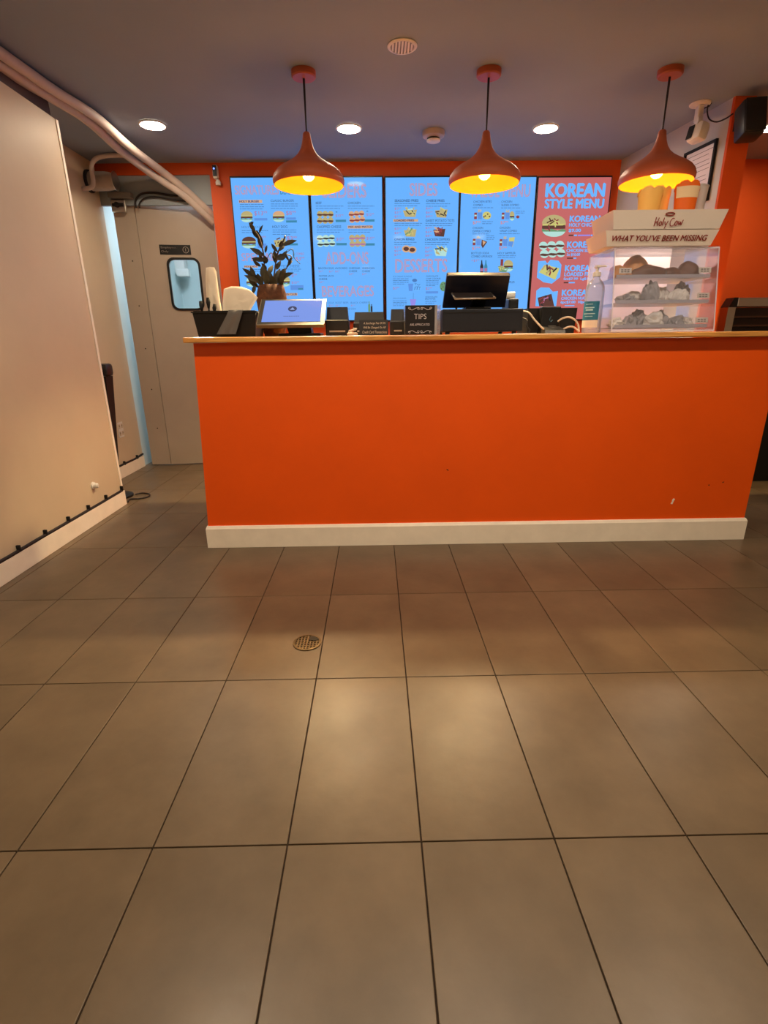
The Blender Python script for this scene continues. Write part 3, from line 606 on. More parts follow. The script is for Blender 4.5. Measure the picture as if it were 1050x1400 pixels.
t = thing('duct_stub', (XL2, 4.62, 2.285), 'round painted duct stub sticking out of the wall beside the swing door', 'duct')
TD = Matrix.Translation((XL2+.001, 4.62, 2.285)) @ Matrix.Rotation(R(90), 4, 'Y')
MB().lathe([(.065, 0), (.065, .13), (.06, .17), (.05, .20)], 28, TD).build('pipe', mat('duct_paint', (170, 158, 148), .5, var=.15, scale=14), t, smooth=True)
MB().lathe([(.078, .0), (.078, .014), (.067, .02)], 28, TD).build('collar', M_cordblk, t, smooth=True)
MB().lathe([(.052, .201), (.066, .202), (.066, .208), (.052, .208)], 24, TD).build('end_flange', M_metal, t)
tag(MB().box((-2.10, 4.702, 2.194), (-1.92, 4.7645, 2.234), bev=.004).build('junction_cover', mat('cover_paint', (120, 116, 112), .6)), 'grey box cover under the duct stub above the swing door hinge', 'cover')
tag(MB().tube(smooth_path([(-1.905, 4.745, 2.13), (-1.90, 4.742, 2.18), (-1.85, 4.742, 2.225), (-1.75, 4.742, 2.235), (-1.64, 4.742, 2.218), (-1.56, 4.742, 2.21)]), .008, 8).build('cable', M_cordblk, smooth='all'), 'upper black cable arching above the swing door towards the conduits', 'cable')
tag(MB().tube(smooth_path([(-1.88, 4.75, 2.13), (-1.872, 4.748, 2.165), (-1.82, 4.748, 2.20), (-1.72, 4.748, 2.205), (-1.6, 4.748, 2.185), (-1.5, 4.75, 2.175)]), .006, 8).build('cable', M_cordblk, smooth='all'), 'lower of the two black cables above the swing door', 'cable')
# small camera at the top of the orange column
t = thing('security_camera', (-1.232, YB, 2.36), 'small white camera with a blue light, at the top of the orange column', 'camera')
MB().box((-1.256, 4.70, 2.32), (-1.214, 4.745, 2.415), bev=.012).build('body', M_white, t, smooth=True)
MB().box((-1.250, 4.694, 2.335), (-1.22, 4.699, 2.408), bev=.002).build('face', M_black, t)
MB().lathe([(.006, 0), (.006, .003)], 12, Matrix.Translation((-1.238, 4.693, 2.385)) @ Matrix.Rotation(R(90), 4, 'X')).build('indicator', mat('blue_led', (90, 120, 255), .3, emit=4.), t)
MB().lathe([(.02, -.02), (.022, 0), (.012, .018)], 16, Matrix.Translation((-1.222, 4.722, 2.297))).build('base', M_white, t, smooth=True)
# camera by the right wall
t = thing('security_camera', (2.0, 3.70, CEIL), 'white security camera on a ceiling bracket beside the grey right wall', 'camera')
MB().lathe([(.06, CEIL-.001), (.058, CEIL-.008), (.03, CEIL-.012)], 24, Matrix.Translation((1.995, 3.72, 0))).build('ceiling_plate', M_white, t, smooth=True)
MB().box((1.975, 3.69, CEIL-.10), (2.01, 3.735, CEIL-.0125), bev=.008).build('bracket', M_white, t)
MC = Matrix.Translation((2.0, 3.70, 2.285)) @ Matrix.Rotation(R(18), 4, 'Z') @ Matrix.Rotation(R(14), 4, 'Y')
MB().box((-.032, -.045, -.05), (.042, .06, .052), MC, bev=.022).build('body', M_white, t, smooth=True)
MB().box((-.037, .008, -.040), (-.0325, .05, .034), MC, bev=.002).build('lens_face', M_black, t)
MB().lathe([(.022, -.012), (.022, .012)], 16, Matrix.Translation((1.99, 3.70, 2.345)) @ Matrix.Rotation(R(90), 4, 'Y')).build('swivel', M_white, t)
tag(MB().tube(smooth_path([(2.045, 3.72, CEIL-.002), (2.035, 3.70, 2.39), (2.045, 3.68, 2.345), (2.08, 3.66, 2.325), (2.12, 3.64, 2.335), (2.143, 3.612, 2.35)]), .004, 8).build('camera_cable', M_cordblk, smooth='all'), 'black cable looping from the ceiling camera to the orange wall end', 'cable')
t = thing('ceiling_hole', (2.045, 3.74, CEIL), 'dark rough cable hole in the ceiling beside the white camera', 'hole')
MB().prism([(2.02, 3.70), (2.06, 3.71), (2.075, 3.755), (2.06, 3.79), (2.03, 3.78), (2.022, 3.74)], CEIL-.004, CEIL-.001).build('opening', mat('hole_dark', (40, 34, 36), .9), t)
# framed certificate on the grey wall
wd = Vector((pB[0]-pA[0], pB[1]-pA[1], 0)).normalized(); wn = Vector((wd.y, -wd.x, 0)); wn = wn if wn.x < 0 else -wn
t = thing('framed_certificate', (2.11, 3.84, 2.02), 'certificate in a thin black frame on the grey right wall', 'picture')
def on_wall(y, off): s = (y-pA[1])/(pB[1]-pA[1]); return Vector((pA[0]+(pB[0]-pA[0])*s, y, 0)) + wn*off
def wall_box(mb, y0, y1, z0, z1, o0, o1):
    a, b, c, d = on_wall(y0, o0), on_wall(y0, o1), on_wall(y1, o1), on_wall(y1, o0)
    return mb.hexa([(q.x, q.y, z) for z in (z0, z1) for q in (a, b, c, d)])
f = MB(); cy0, cy1, cz0, cz1 = 3.705, 3.985, 1.92, 2.255
for a in ((cy0, cy1, cz1-.014, cz1), (cy0, cy1, cz0, cz0+.014), (cy0, cy0+.014, cz0+.014, cz1-.014), (cy1-.014, cy1, cz0+.014, cz1-.014)): wall_box(f, a[0], a[1], a[2], a[3], .001, .018)
f.build('frame', M_blackm, t)
pp = wall_box(MB(), cy0+.0145, cy1-.0145, cz0+.0145, cz1-.0145, .002, .006).build('paper', mat('certificate_paper', (226, 218, 226), .5), t)
l = MB()
for z, a, b in ((2.215, .03, .25), (2.19, .06, .2), (2.16, .05, .22), (2.135, .04, .23), (2.11, .04, .22), (2.075, .06, .2), (2.05, .05, .2), (2.02, .05, .22), (1.98, .08, .2)): wall_box(l, cy0+a, cy0+b, z, z+.003, .0062, .0068)
lo = l.build('small_print', mat('grey_ink', (120, 112, 124), .7), pp); lo['kind'] = 'stuff'
# wall loudspeaker on the orange wall end
t = thing('loudspeaker', (2.18, 3.61, 2.28), 'black wall loudspeaker on the orange wall end at the upper right', 'speaker')
MS = Matrix.Translation((2.19, 3.50, 2.285)) @ Matrix.Rotation(R(-14), 4, 'X') @ Matrix.Rotation(R(-6), 4, 'Z')
MB().box((-.066, -.045, -.10), (.058, .07, .094), MS, bev=.018).build('cabinet', mat('speaker_black', (36, 33, 33), .4), t, smooth=True)
MB().box((-.06, -.053, -.092), (.052, -.0455, .086), MS, bev=.003).build('grille', mat('speaker_mesh', (28, 27, 27), .55, bump=.5, bscale=200), t)
MB().box((2.16, 3.56, 2.26), (2.22, 3.618, 2.31)).build('bracket', M_black, t)

# ------------------------------------------------------------------ left wall bits
t = thing('wall_outlet', (XL2, 4.45, .39), 'white four-socket wall outlet low on the left wall near the swing door', 'outlet')
pl_ = MB().box((XL2, 4.405, .33), (XL2+.006, 4.495, .46), bev=.002).build('plate', M_white, t)
for yy in (4.428, 4.472):
    for zz in (.365, .425):
        s = MB().box((XL2+.0062, yy-.014, zz-.018), (XL2+.008, yy+.014, zz+.018), bev=.0006).build('socket', mat('socket_tan', (206, 190, 165), .5), t)
        q = MB(); q.box((XL2+.0082, yy-.007, zz-.004), (XL2+.0088, yy-.004, zz+.010)); q.box((XL2+.0082, yy+.004, zz-.004), (XL2+.0088, yy+.007, zz+.010)); q.build('slot', M_blackm, s)
t = MB().lathe([(.024, 0), (.024, .008), (.016, .010), (.016, .028), (.010, .034)], 20, Matrix.Translation((XL, 3.211, .236)) @ Matrix.Rotation(R(90), 4, 'Y')).build('pipe_cap', M_white, smooth=True)
tag(t, 'small white pipe cap low on the left wall above the skirting', 'pipe cap')
r = random.Random(4)
t = thing('skirting_cable', (XL, 2.8, .13), 'black cable clipped along the top of the near left baseboard', 'cable')
MB().tube([(XL+.009, .2+k*.24, .118+.006*r.random()-.0008*k) for k in range(14)]+[(XL+.009, 3.545, .108)], .009, 8).build('cable', M_cordblk, t, smooth='all')
for k in range(12):
    y = 1.1+k*.222; MB().box((XL+.0005, y-.006, .108), (XL+.02, y+.006, .142), bev=.003).build('clip', M_blackm, t)
t = thing('skirting_cable', (XL2, 4.5, .11), 'black cable along the baseboard below the four-socket outlet', 'cable')
MB().tube([(XL2+.01, 3.7+k*.18, .106+.004*r.random()) for k in range(6)]+[(XL2+.012, 4.77, .118)], .009, 8).build('cable', M_cordblk, t, smooth='all')
for y in (4.1, 4.4, 4.65): MB().box((XL2+.0005, y-.006, .098), (XL2+.02, y+.006, .132), bev=.003).build('clip', M_blackm, t)
# tower fan behind the wall corner
t = thing('tower_fan', (-1.925, 3.75, 0), 'slim black tower fan standing behind the corner of the left wall', 'fan'); T = Matrix.Translation((-1.955, 3.76, 0))
MB().lathe([(.11, .001), (.11, .014), (.09, .024), (.03, .03)], 32, T).build('base', M_black, t, smooth=True)
def rr2(x, y, r, n=5): return rrect(-x, x, -y, y, r, n)
MB().hexa([(-1.99, 3.72, .031), (-1.935, 3.72, .031), (-1.935, 3.78, .031), (-1.99, 3.78, .031), (-1.985, 3.70, .88), (-1.858, 3.70, .88), (-1.858, 3.80, .88), (-1.985, 3.80, .88)]).build('column', M_black, t)
MB().box((-1.985, 3.70, .881), (-1.842, 3.80, .965), bev=.02).build('top_cap', mat('fan_cap', (44, 40, 40), .35), t, smooth=True)
MB().lathe([(.013, 0), (.013, .006)], 16, Matrix.Translation((-1.88, 3.6995, .915)) @ Matrix.Rotation(R(90), 4, 'X')).build('dial', M_blackm, t)
tag(MB().tube(smooth_path([(-1.84, 3.80, .006), (-1.80, 3.83, .006), (-1.735, 3.80, .006), (-1.715, 3.73, .006), (-1.76, 3.68, .006), (-1.82, 3.67, .006), (-1.805, 3.60, .006)]), .005, 8).build('power_cord', M_cordblk, smooth='all'), 'black cord looped on the floor at the foot of the tower fan', 'cord')
# floor drain
t = thing('floor_drain', (-.277, 1.722, 0), 'round metal floor drain set in the tiles in front of the counter', 'drain'); T = Matrix.Translation((-.277, 1.722, 0))
M_drain = mat('old_brass', (106, 88, 62), .5, metal=.7, var=.3, scale=40)
MB().lathe([(.046, .0005), (.054, .0005), (.054, .004), (.046, .005), (.046, .0005)], 36, T, caps=False).build('rim', M_drain, t, smooth=True)
MB().lathe([(.0455, .0006), (.0455, .0014)], 36, T).build('pit', M_blackm, t)
gr = MB()
for k in range(-3, 4):
    h = math.sqrt(.0455**2-(k*.012)**2); gr.box((k*.012-.0022, -h, .0016), (k*.012+.0022, h, .004), T); gr.box((-h, k*.012-.0022, .0016), (h, k*.012+.0022, .0039), T)
gr.build('grating', M_drain, t)
MB().prism([(.005, .012), (.03, .006), (.044, .016), (.036, .03), (.012, .042), (.002, .03)], .0045, .006, T).build('debris', mat('drain_dirt', (60, 52, 40), .9), t)

# ------------------------------------------------------------------ things on the worktop, left to right
def taper_bin(mb, x0, x1, y0, y1, z0, z1, tp, th=.004):
    o = [(x0+tp, y0+tp, z0), (x1-tp, y0+tp, z0), (x1-tp, y1-tp, z0), (x0+tp, y1-tp, z0), (x0, y0, z1), (x1, y0, z1), (x1, y1, z1), (x0, y1, z1)]
    i = [(x0+tp+th, y0+tp+th, z0+th), (x1-tp-th, y0+tp+th, z0+th), (x1-tp-th, y1-tp-th, z0+th), (x0+tp+th, y1-tp-th, z0+th), (x0+th, y0+th, z1), (x1-th, y0+th, z1), (x1-th, y1-th, z1), (x0+th, y1-th, z1)]
    fs = [(0,3,2,1)] + [(a, b, b+4, a+4) for a, b in ((0,1),(1,2),(2,3),(3,0))] + [(8,9,10,11)] + [(8+a, 12+a, 12+b, 8+b) for a, b in ((0,1),(1,2),(2,3),(3,0))] + [(4+a, 4+b, 12+b, 12+a) for a, b in ((0,1),(1,2),(2,3),(3,0))]
    return mb.add(o+i, fs)
t = thing('utensil_bin', (-.76, 2.9, TOP), 'black plastic bin holding utensils and paper bags at the left end of the worktop', 'bin')
b = MB(); taper_bin(b, -.918, -.60, 2.80, 3.02, TOP, 1.237, .014); b.build('tub', M_black, t)
b = MB(); taper_bin(b, -.924, -.594, 2.794, 3.026, 1.2375, 1.243, .0, .01); b.build('rim', M_black, t)
for k, (x, y, dx, h, lb) in enumerate(((-.872, 2.85, -.012, .35, 'leftmost of the black utensils standing in the black bin'), (-.852, 2.86, .0, .385, 'tallest of the black utensils standing in the black bin'), (-.832, 2.84, .012, .32, 'shortest of the black utensils standing in the black bin'))):
    u = MB(); u.tube([(x, y, TOP+.006), (x+dx*.6, y, TOP+h*.33), (x+dx, y+.004, TOP+h*.36)], .005, 8); u.tube([(x+dx, y+.004, TOP+h*.36), (x+dx*1.2, y+.006, TOP+h*.44), (x+dx*1.4, y+.008, TOP+h*.5)], .01, 8, rs=[.005, .011, .008])
    tag(u.build('utensil', M_blackm, smooth='all'), lb, 'utensil', 'black utensils in the bin')
def sheet_bag(name, prof, y0, thick, label, seed, m=M_paper):
    """a soft flat bag: front outline prof (x, z), puffed between two faces"""
    rr = random.Random(seed); mb = MB(); n = len(prof); cx = sum(p[0] for p in prof)/n; cz = sum(p[1] for p in prof)/n
    vs = []; fs = []; rings = [(1., 0.), (.8, .55), (.45, .85), (.15, 1.)]
    for sgn in (-1, 1):
        for s, d in rings:
            for i, (x, z) in enumerate(prof):
                j = (rr.random()-.5)*thick*.5*(d > 0); vs.append((cx+(x-cx)*s, y0+sgn*(d*thick/2+j), cz+(z-cz)*s))
    for q in range(2):
        o = q*len(rings)*n
        for k in range(len(rings)-1):
            for i in range(n): j = (i+1) % n; fs.append((o+k*n+i, o+k*n+j, o+(k+1)*n+j, o+(k+1)*n+i))
        fs.append(tuple(o+(len(rings)-1)*n+i for i in range(n)))
    for i in range(n): j = (i+1) % n; fs.append((i, j, len(rings)*n+j, len(rings)*n+i))
    mb.add(vs, fs); return tag(mb.build(name, m, smooth='all'), label, 'bag')
P = lambda q, Y: (lambda v: (v.x, v.z))(at(q[0], q[1], Y))
sheet_bag('paper_bag', [P(q, 2.95) for q in ((288, 446), (306, 446), (304.5, 430), (301, 412), (298, 390), (296, 372), (293, 365.5), (287, 365), (281.5, 366), (281, 380), (282, 400), (284, 425))], 2.95, .03, 'tall narrow white paper bag standing in the black bin', 3)
sheet_bag('paper_bag', [P(q, 2.93) for q in ((307, 440), (338, 440), (340, 429), (346, 418), (352.5, 407), (348, 402), (341, 396), (330, 392), (316, 391.5), (306, 395), (304.5, 412), (304.5, 428))], 2.93, .025, 'wide crumpled white paper bag leaning out of the black bin', 5)
cl = MB(); Wd, Hd = 7, 8; vs = []; fs = []
for j in range(Hd+1):
    for i in range(Wd+1):
        u, v = i/Wd, j/Hd; xl, xr = -.722-.083*v, -.655-.05*v
        if j == 0: z, y = 1.236, 2.815
        else: z, y = 1.247-(v-.1)*.125, 2.786-.002*v+.006*math.sin(u*9+v*2)
        if j == 1: z = 1.249; y = 2.790
        vs.append((xl+(xr-xl)*u, y, max(z, TOP+.002)))
for j in range(Hd):
    for i in range(Wd): a = j*(Wd+1)+i; fs.append((a, a+1, a+Wd+2, a+Wd+1))
k_ = len(vs); vs += [(x, y+.002, z) for x, y, z in vs]; fs += [tuple(k_+q for q in f[::-1]) for f in fs]
cl.add(vs, fs); tag(cl.build('cloth', M_cloth, smooth='all'), 'grey cloth hanging over the front of the black bin', 'cloth')
# artificial plant
YP = 3.12
t = thing('artificial_plant', (-.57, YP, TOP), 'dark leafy artificial plant in a brown wrapped pot behind the tablet', 'plant')
prof = [(.050, TOP), (.062, TOP+.03), (.072, TOP+.09), (.078, TOP+.15), (.083, TOP+.19), (.078, TOP+.235), (.068, TOP+.27), (.06, TOP+.272)]
b = MB(); b.lathe(prof, 26, Matrix.Translation((-.572, YP, 0)))
r = random.Random(2); b.v = [(x+(r.random()-.5)*.007, y+(r.random()-.5)*.007, z+((r.random()-.5)*.008 if z > TOP+.01 else 0)) for x, y, z in b.v]
b.build('pot', mat('woven_brown', (80, 48, 30), .85, var=.35, scale=60, bump=.6, bscale=90), t, smooth='all')
M_leaf = mat('leaf_dark', (50, 46, 32), .55, rand=.35, var=.2, scale=12); M_stem = mat('stem_brown', (64, 50, 34), .7)
cp = lambda x, y: (310+x/7.775, 240+y/7.775)
def stem(pts, r0): MB().tube(smooth_path([at(*cp(x, y), YP+dy) for x, y, dy in pts], 4), r0, 6, rs=None).build('stem', M_stem, t, smooth='all')
stem([(440, 1200, 0), (400, 1050, 0), (398, 900, .0), (380, 780, -.01), (340, 650, -.02), (300, 590, -.01), (258, 505, 0)], .0045)
stem([(480, 1200, .0), (512, 1000, .01), (530, 870, .01), (560, 780, .0), (600, 700, -.01), (622, 640, 0)], .0045)
stem([(500, 1180, .03), (600, 1040, .04), (650, 960, .04), (690, 865, .03), (600, 830, .03)], .003)
stem([(420, 900, .0), (470, 820, .0), (510, 880, 0)], .002)
stem([(620, 830, .03), (700, 780, .03), (715, 870, .03), (780, 940, .03)], .0018)
def leaf_blade(bx, by, tx, ty, w, dy=0.):
    a = at(*cp(bx, by), YP+dy); c = at(*cp(tx, ty), YP+dy+(rnd.random()-.5)*.07); ax = c-a; L_ = ax.length; ax.normalize()
    sd = ax.cross(Vector((rnd.random()-.5, -1.4, rnd.random()-.5)).normalized()).normalized(); nn = sd.cross(ax).normalized(); ww = w/7.775*.0048*.5*1.0
    vs = []; st = [(0, .25), (.2, .75), (.45, 1.), (.7, .75), (.88, .35), (1, .03)]
    for s, k in st:
        mid = a+ax*(L_*s)+nn*(.10*L_*math.sin(math.pi*s)); vs += [mid-sd*ww*k, mid+nn*(-.25*ww*k), mid+sd*ww*k]
    fs = []
    for i in range(len(st)-1):
        for q in range(2): fs.append((i*3+q, i*3+q+1, i*3+q+4, i*3+q+3))
    k_ = len(vs); vs = vs+[v+nn*.0012 for v in vs]; fs = fs+[tuple(k_+q for q in f[::-1]) for f in fs]
    MB().add(vs, fs).build('leaf', M_leaf, t, smooth='all')
for L5 in ((300,590,235,495,36),(250,530,285,492,30),(345,610,385,525,20),(350,640,300,590,42),(350,680,265,575,36),(372,770,335,600,50),(390,850,245,770,46),(400,905,265,880,38),(360,965,275,890,34),(410,820,430,740,24),(415,935,400,850,56),
           (590,745,745,690,42),(572,780,590,690,52),(540,810,475,725,32),(530,885,640,850,58),(520,930,505,790,50),(590,880,640,800,36),(650,960,695,860,22),(635,970,700,900,20),(350,1100,165,985,46),(340,1125,185,1060,44),(300,1080,250,965,42),
           (400,1110,380,950,60),(440,1060,490,955,46),(560,1090,625,985,54),(560,1090,712,1032,42),(545,1140,660,1045,40),(300,1165,275,1262,36),(470,1160,450,1010,60),(520,1160,565,990,66),(380,1175,325,1040,66),(430,1180,420,990,66),(585,1160,605,1000,46),(660,905,620,825,22),(335,1185,225,1095,46),(500,1180,480,1060,60),(600,1180,540,1080,50),(380,900,340,830,30),(560,800,620,720,34),(420,1010,370,930,40),(530,1000,575,905,38)):
    leaf_blade(*L5, dy=(rnd.random()-.5)*.06)
# customer tablet
t = thing('tablet_display', (-.43, 2.85, TOP), 'customer-facing tablet with a glowing blue screen on the worktop', 'tablet')
bl, br, tl, tr = at(351, 444, 2.765), at(442.5, 443, 2.775), at(358, 409.5, 2.935), at(445.5, 409, 2.945)
ux = (br-bl).normalized(); uv = (tl-bl).normalized(); un = ux.cross(uv).normalized()      # un points to the customer
if un.y > 0: un = -un
def slab(mb, u0, u1, v0, v1, n0, n1):
    def q(u, v): return bl.lerp(br, u).lerp(tl.lerp(tr, u), v)
    return mb.hexa([q(u, v)+un*n_ for n_ in (n0, n1) for u, v in ((u0, v0), (u1, v0), (u1, v1), (u0, v1))])
slab(MB(), 0, 1, 0, 1, -.016, 0).build('casing', M_black, t)
M_dullmetal = mat('dull_steel', (120, 114, 108), .4, metal=.8)
slab(MB(), -.003, 1.003, -.028, .0, -.016, .002).build('lower_lip', M_dullmetal, t)
slab(MB(), -.010, -.0005, 0, 1.0, -.014, .001).build('edge_trim', M_dullmetal, t); slab(MB(), 1.0005, 1.010, 0, 1.0, -.014, .001).build('edge_trim', M_dullmetal, t)
sc_ = slab(MB(), .06, .945, .10, .945, .0003, .001).build('display', glow('tablet_blue', (122, 152, 232)), t)
G_tb = glow('tablet_logo', (60, 66, 100))
c0 = bl.lerp(br, .5).lerp(tl.lerp(tr, .5), .60); lg = MB(); lg.add([c0+un*.0016+ux*(.023*math.cos(a/18*6.2832))+uv*(.023*1.0*math.sin(a/18*6.2832)) for a in range(18)], [tuple(range(18))]); lg.build('logo', G_tb, None); 
lo = bpy.data.objects['logo']; put(lo, sc_)
lg = MB(); lg.add([c0+un*.002+ux*a*.013+uv*b*.013 for a, b in ((-1, -.7), (1, -.7), (.0, 1.))], [(0, 1, 2)]); lg.add([c0+un*.0024+ux*a*.006+uv*(b*.006-.003) for a, b in ((-1, -.7), (1, -.7), (.0, 1.))], [(0, 1, 2)]); o = lg.build('logo_mark', glow('tablet_logo_pale', (150, 168, 220)), None); put(o, sc_)
lg = MB(); c1 = bl.lerp(br, .5).lerp(tl.lerp(tr, .5), .30)
for k in range(9): lg.add([c1+un*.0016+ux*(-.04+k*.009+a)+uv*b for a, b in ((0, 0), (.0065, 0), (.0065, .0035), (0, .0035))], [(0, 1, 2, 3)])
o = lg.build('small_print', G_tb, None); put(o, sc_); o['kind'] = 'stuff'
st = MB(); st.box((-.50, 2.83, TOP), (-.28, 3.0, TOP+.016), bev=.006); st.build('stand_foot', M_black, t)
MB().hexa([(-.45, 2.86, TOP+.0165), (-.33, 2.86, TOP+.0165), (-.33, 2.96, TOP+.0165), (-.45, 2.96, TOP+.0165), (-.47, 2.865, 1.205), (-.34, 2.865, 1.205), (-.34, 2.90, 1.222), (-.47, 2.90, 1.222)]).build('stand_arm', M_black, t)
# black devices behind
def device(name, x0, x1, y, z1, label, cat, d=.14):
    t = thing(name, ((x0+x1)/2, y, TOP), label, cat)
    MB().box((x0, y, TOP), (x1, y+d, TOP+(z1-TOP)*.55), bev=.006).build('body', M_black, t)
    MB().hexa([(x0+.004, y+.02, TOP+(z1-TOP)*.55+.001), (x1-.004, y+.02, TOP+(z1-TOP)*.55+.001), (x1-.004, y+d-.01, TOP+(z1-TOP)*.55+.001), (x0+.004, y+d-.01, TOP+(z1-TOP)*.55+.001), (x0+.008, y+.05, z1), (x1-.008, y+.05, z1), (x1-.008, y+d-.02, z1), (x0+.008, y+d-.02, z1)]).build('cover', M_navy, t)
    MB().box((x0+.02, y-.003, TOP+.02), (x1-.02, y-.0005, TOP+.028)).build('slot', M_metal, t)
    return t
device('receipt_printer', -.262, -.138, 2.92, 1.268, 'black receipt printer just right of the blue-screened tablet', 'printer')
device('label_printer', -.115, .055, 2.95, 1.243, 'low black printer behind the small surcharge sign', 'printer')
device('card_terminal', .083, .165, 2.93, 1.255, 'black terminal standing behind the left edge of the tips box', 'terminal')
t = MB()
for k in range(7): a = k*.9; t.tube([(-.115+.018*math.cos(a), 2.80+.014*math.sin(a), TOP+.008+.004*k), (-.113+.020*math.cos(a+1.2), 2.80+.016*math.sin(a+1.2), TOP+.009+.004*k), (-.115+.016*math.cos(a+2.2), 2.80+.014*math.sin(a+2.2), TOP+.011+.004*k)], .004, 6)
t.lathe([(.026, 0), (.028, .012), (.02, .016)], 16, Matrix.Translation((-.115, 2.80, TOP)))
tag(t.build('coiled_cord', mat('pale_cord', (190, 176, 160), .6), smooth=True), 'small coil of pale cord left of the surcharge sign', 'cord')
# surcharge sign
t = thing('surcharge_sign', (-.005, 2.76, TOP), 'small black surcharge notice sign on the worktop, lettered in white italics', 'sign')
s0, s1 = -.078, .068
pan = MB().hexa([(s0, 2.752, TOP), (s1, 2.752, TOP), (s1, 2.758, TOP), (s0, 2.758, TOP), (s0, 2.766, 1.195), (s1, 2.766, 1.195), (s1, 2.772, 1.195), (s0, 2.772, 1.195)]).build('panel', mat('sign_black', (22, 17, 17), .4), t)
MB().hexa([(s0+.02, 2.80, TOP), (s1-.02, 2.80, TOP), (s1-.02, 2.805, TOP), (s0+.02, 2.805, TOP), (s0+.02, 2.7725, 1.185), (s1-.02, 2.7725, 1.185), (s1-.02, 2.776, 1.185), (s0+.02, 2.776, 1.185)]).build('easel_leg', M_black, t)
l = MB(); UVs = Vector((0, .014, .074)).normalized()
for k, tx in enumerate(('A Surcharge Fee Of 3%', 'Will Be Charged On All', 'Credit Card Transactions')):
    z = 1.171-k*.0205; wv = (.112, .112, .124)[k]; letter(l, tx, ((s0+s1)/2-wv/2+.004, 2.752+(z-TOP)/.074*.014-.0012, z), UX, UVs, wv, .0135, .012, .25)
o = l.build('lettering', mat('sign_cream', (225, 205, 180), .6), None); put(o, pan)
# tips box
t = thing('tips_box', (.23, 2.80, TOP), 'clear tip box with a black sign reading tips on its front', 'tip box')
x0, x1 = .155, .304
b = MB()
for a, c in (((x0, 2.792, TOP+.005), (x1+.03, 2.797, 1.262)), ((x0, 2.94, TOP+.005), (x1+.03, 2.945, 1.262)), ((x0, 2.7975, TOP+.005), (x0+.005, 2.9395, 1.262)), ((x1+.025, 2.7975, TOP+.005), (x1+.03, 2.9395, 1.262)), ((x0, 2.792, TOP), (x1+.03, 2.945, TOP+.0045))): b.box(a, c)
b.build('clear_box', M_acr, t)
pan = MB().box((x0, 2.786, TOP+.001), (x1, 2.7915, 1.262)).build('sign_panel', mat('tips_black', (18, 14, 19), .4), t)
MB().box((x1+.0005, 2.786, TOP+.001), (x1+.012, 2.7915, 1.262)).build('edge_strip', mat('strip_grey', (150, 148, 152), .4), t)
l = MB(); yy = 2.785
letter(l, 'TIPS', (x0+.045, yy, 1.197), UX, UZ, .062, .025, -.012); letter(l, 'ARE APPRECIATED', (x0+.024, yy, 1.165), UX, UZ, .10, .011, -.01)
def swirl(mb, z, flip):
    cx = (x0+x1)/2
    for s in (-1, 1):
        pts = [(cx+s*(.004+.055*k/24), yy, z+flip*(.0045*math.sin(k/24*7.)+(.006*(1-k/6) if k < 6 else 0))) for k in range(25)]
        mb.tube(pts, .0011, 5); mb.tube([(cx+s*(.059-.005+.005*math.cos(a)), yy, z+.005*math.sin(a)+.003*flip) for a in [q*.6 for q in range(9)]], .001, 5); mb.tube([(cx+s*.008+.005*math.cos(a), yy, z+.004*math.sin(a)) for a in [q*.6 for q in range(11)]], .001, 5)
swirl(l, 1.245, 1); swirl(l, 1.137, -1)
o = l.build('lettering', mat('tips_print', (205, 200, 205), .6), None); put(o, pan)
tag(MB().lathe([(.03, TOP), (.033, TOP+.01), (.034, TOP+.10), (.03, TOP+.125), (.016, TOP+.135)], 20, Matrix.Translation((.309, 3.02, 0))).build('glass_jar', M_glass, smooth=True), 'small clear jar between the tips box and the cash drawer', 'jar')
# cash drawer with the till on it
t = thing('cash_drawer', (.55, 2.95, TOP), 'black cash drawer under the till on the worktop', 'cash drawer')
MB().box((.346, 2.80, TOP+.014), (.757, 3.16, 1.243), bev=.004).build('body', M_navy, t)
for x, y in ((.375, 2.82), (.72, 2.82), (.375, 3.13), (.72, 3.13)): MB().lathe([(.012, TOP), (.012, TOP+.0135)], 12, Matrix.Translation((x, y, 0))).build('foot', M_blackm, t)
MB().box((.35, 2.797, 1.225), (.753, 2.7995, 1.228)).build('lid_seam', M_blackm, t)
DT = 1.2435
t = thing('till_terminal', (.53, 2.93, DT), 'till terminal seen from behind, a dark screen on a stand over the cash drawer', 'till')
q = [at(605, 424, 2.93), at(690, 423, 2.93), at(697.5, 377, 2.82), at(611, 377, 2.82)]; q[0].z = q[1].z = DT+.012
nn = Vector((0, .75, .66))*.018
MB().hexa([*[v for v in q], *[v+nn for v in q]]).build('screen_back', mat('till_back', (16, 18, 32), .4), t)
MB().hexa([q[3]+Vector((0, 0, .0005)), q[2]+Vector((0, 0, .0005)), q[2]+nn+Vector((0, 0, .0005)), q[3]+nn+Vector((0, 0, .0005)), q[3]+Vector((.006, 0, .0045)), q[2]+Vector((-.006, 0, .0045)), q[2]+nn+Vector((-.006, 0, .0045)), q[3]+nn+Vector((.006, 0, .0045))]).build('top_edge', M_metal, t)
a, b_, c, d = at(618, 402, 2.835), at(670, 401.5, 2.835), at(677, 408.5, 2.76), at(622.5, 409.5, 2.76)
pz = Vector((0, 0, .006)); MB().hexa([a, b_, c, d, a+pz, b_+pz, c+pz, d+pz]).build('bracket_plate', mat('plate_dark', (70, 62, 62), .3, metal=.6), t)
rim = MB()
for u, v in ((a, d), (d, c), (c, b_)): rim.tube([u+pz*.5, v+pz*.5], .0048, 8)
rim.build('plate_rim', M_metal, t, smooth='all')
MB().box((.47, 2.84, DT), (.60, 3.0, DT+.012), bev=.004).build('stand_foot', M_black, t)
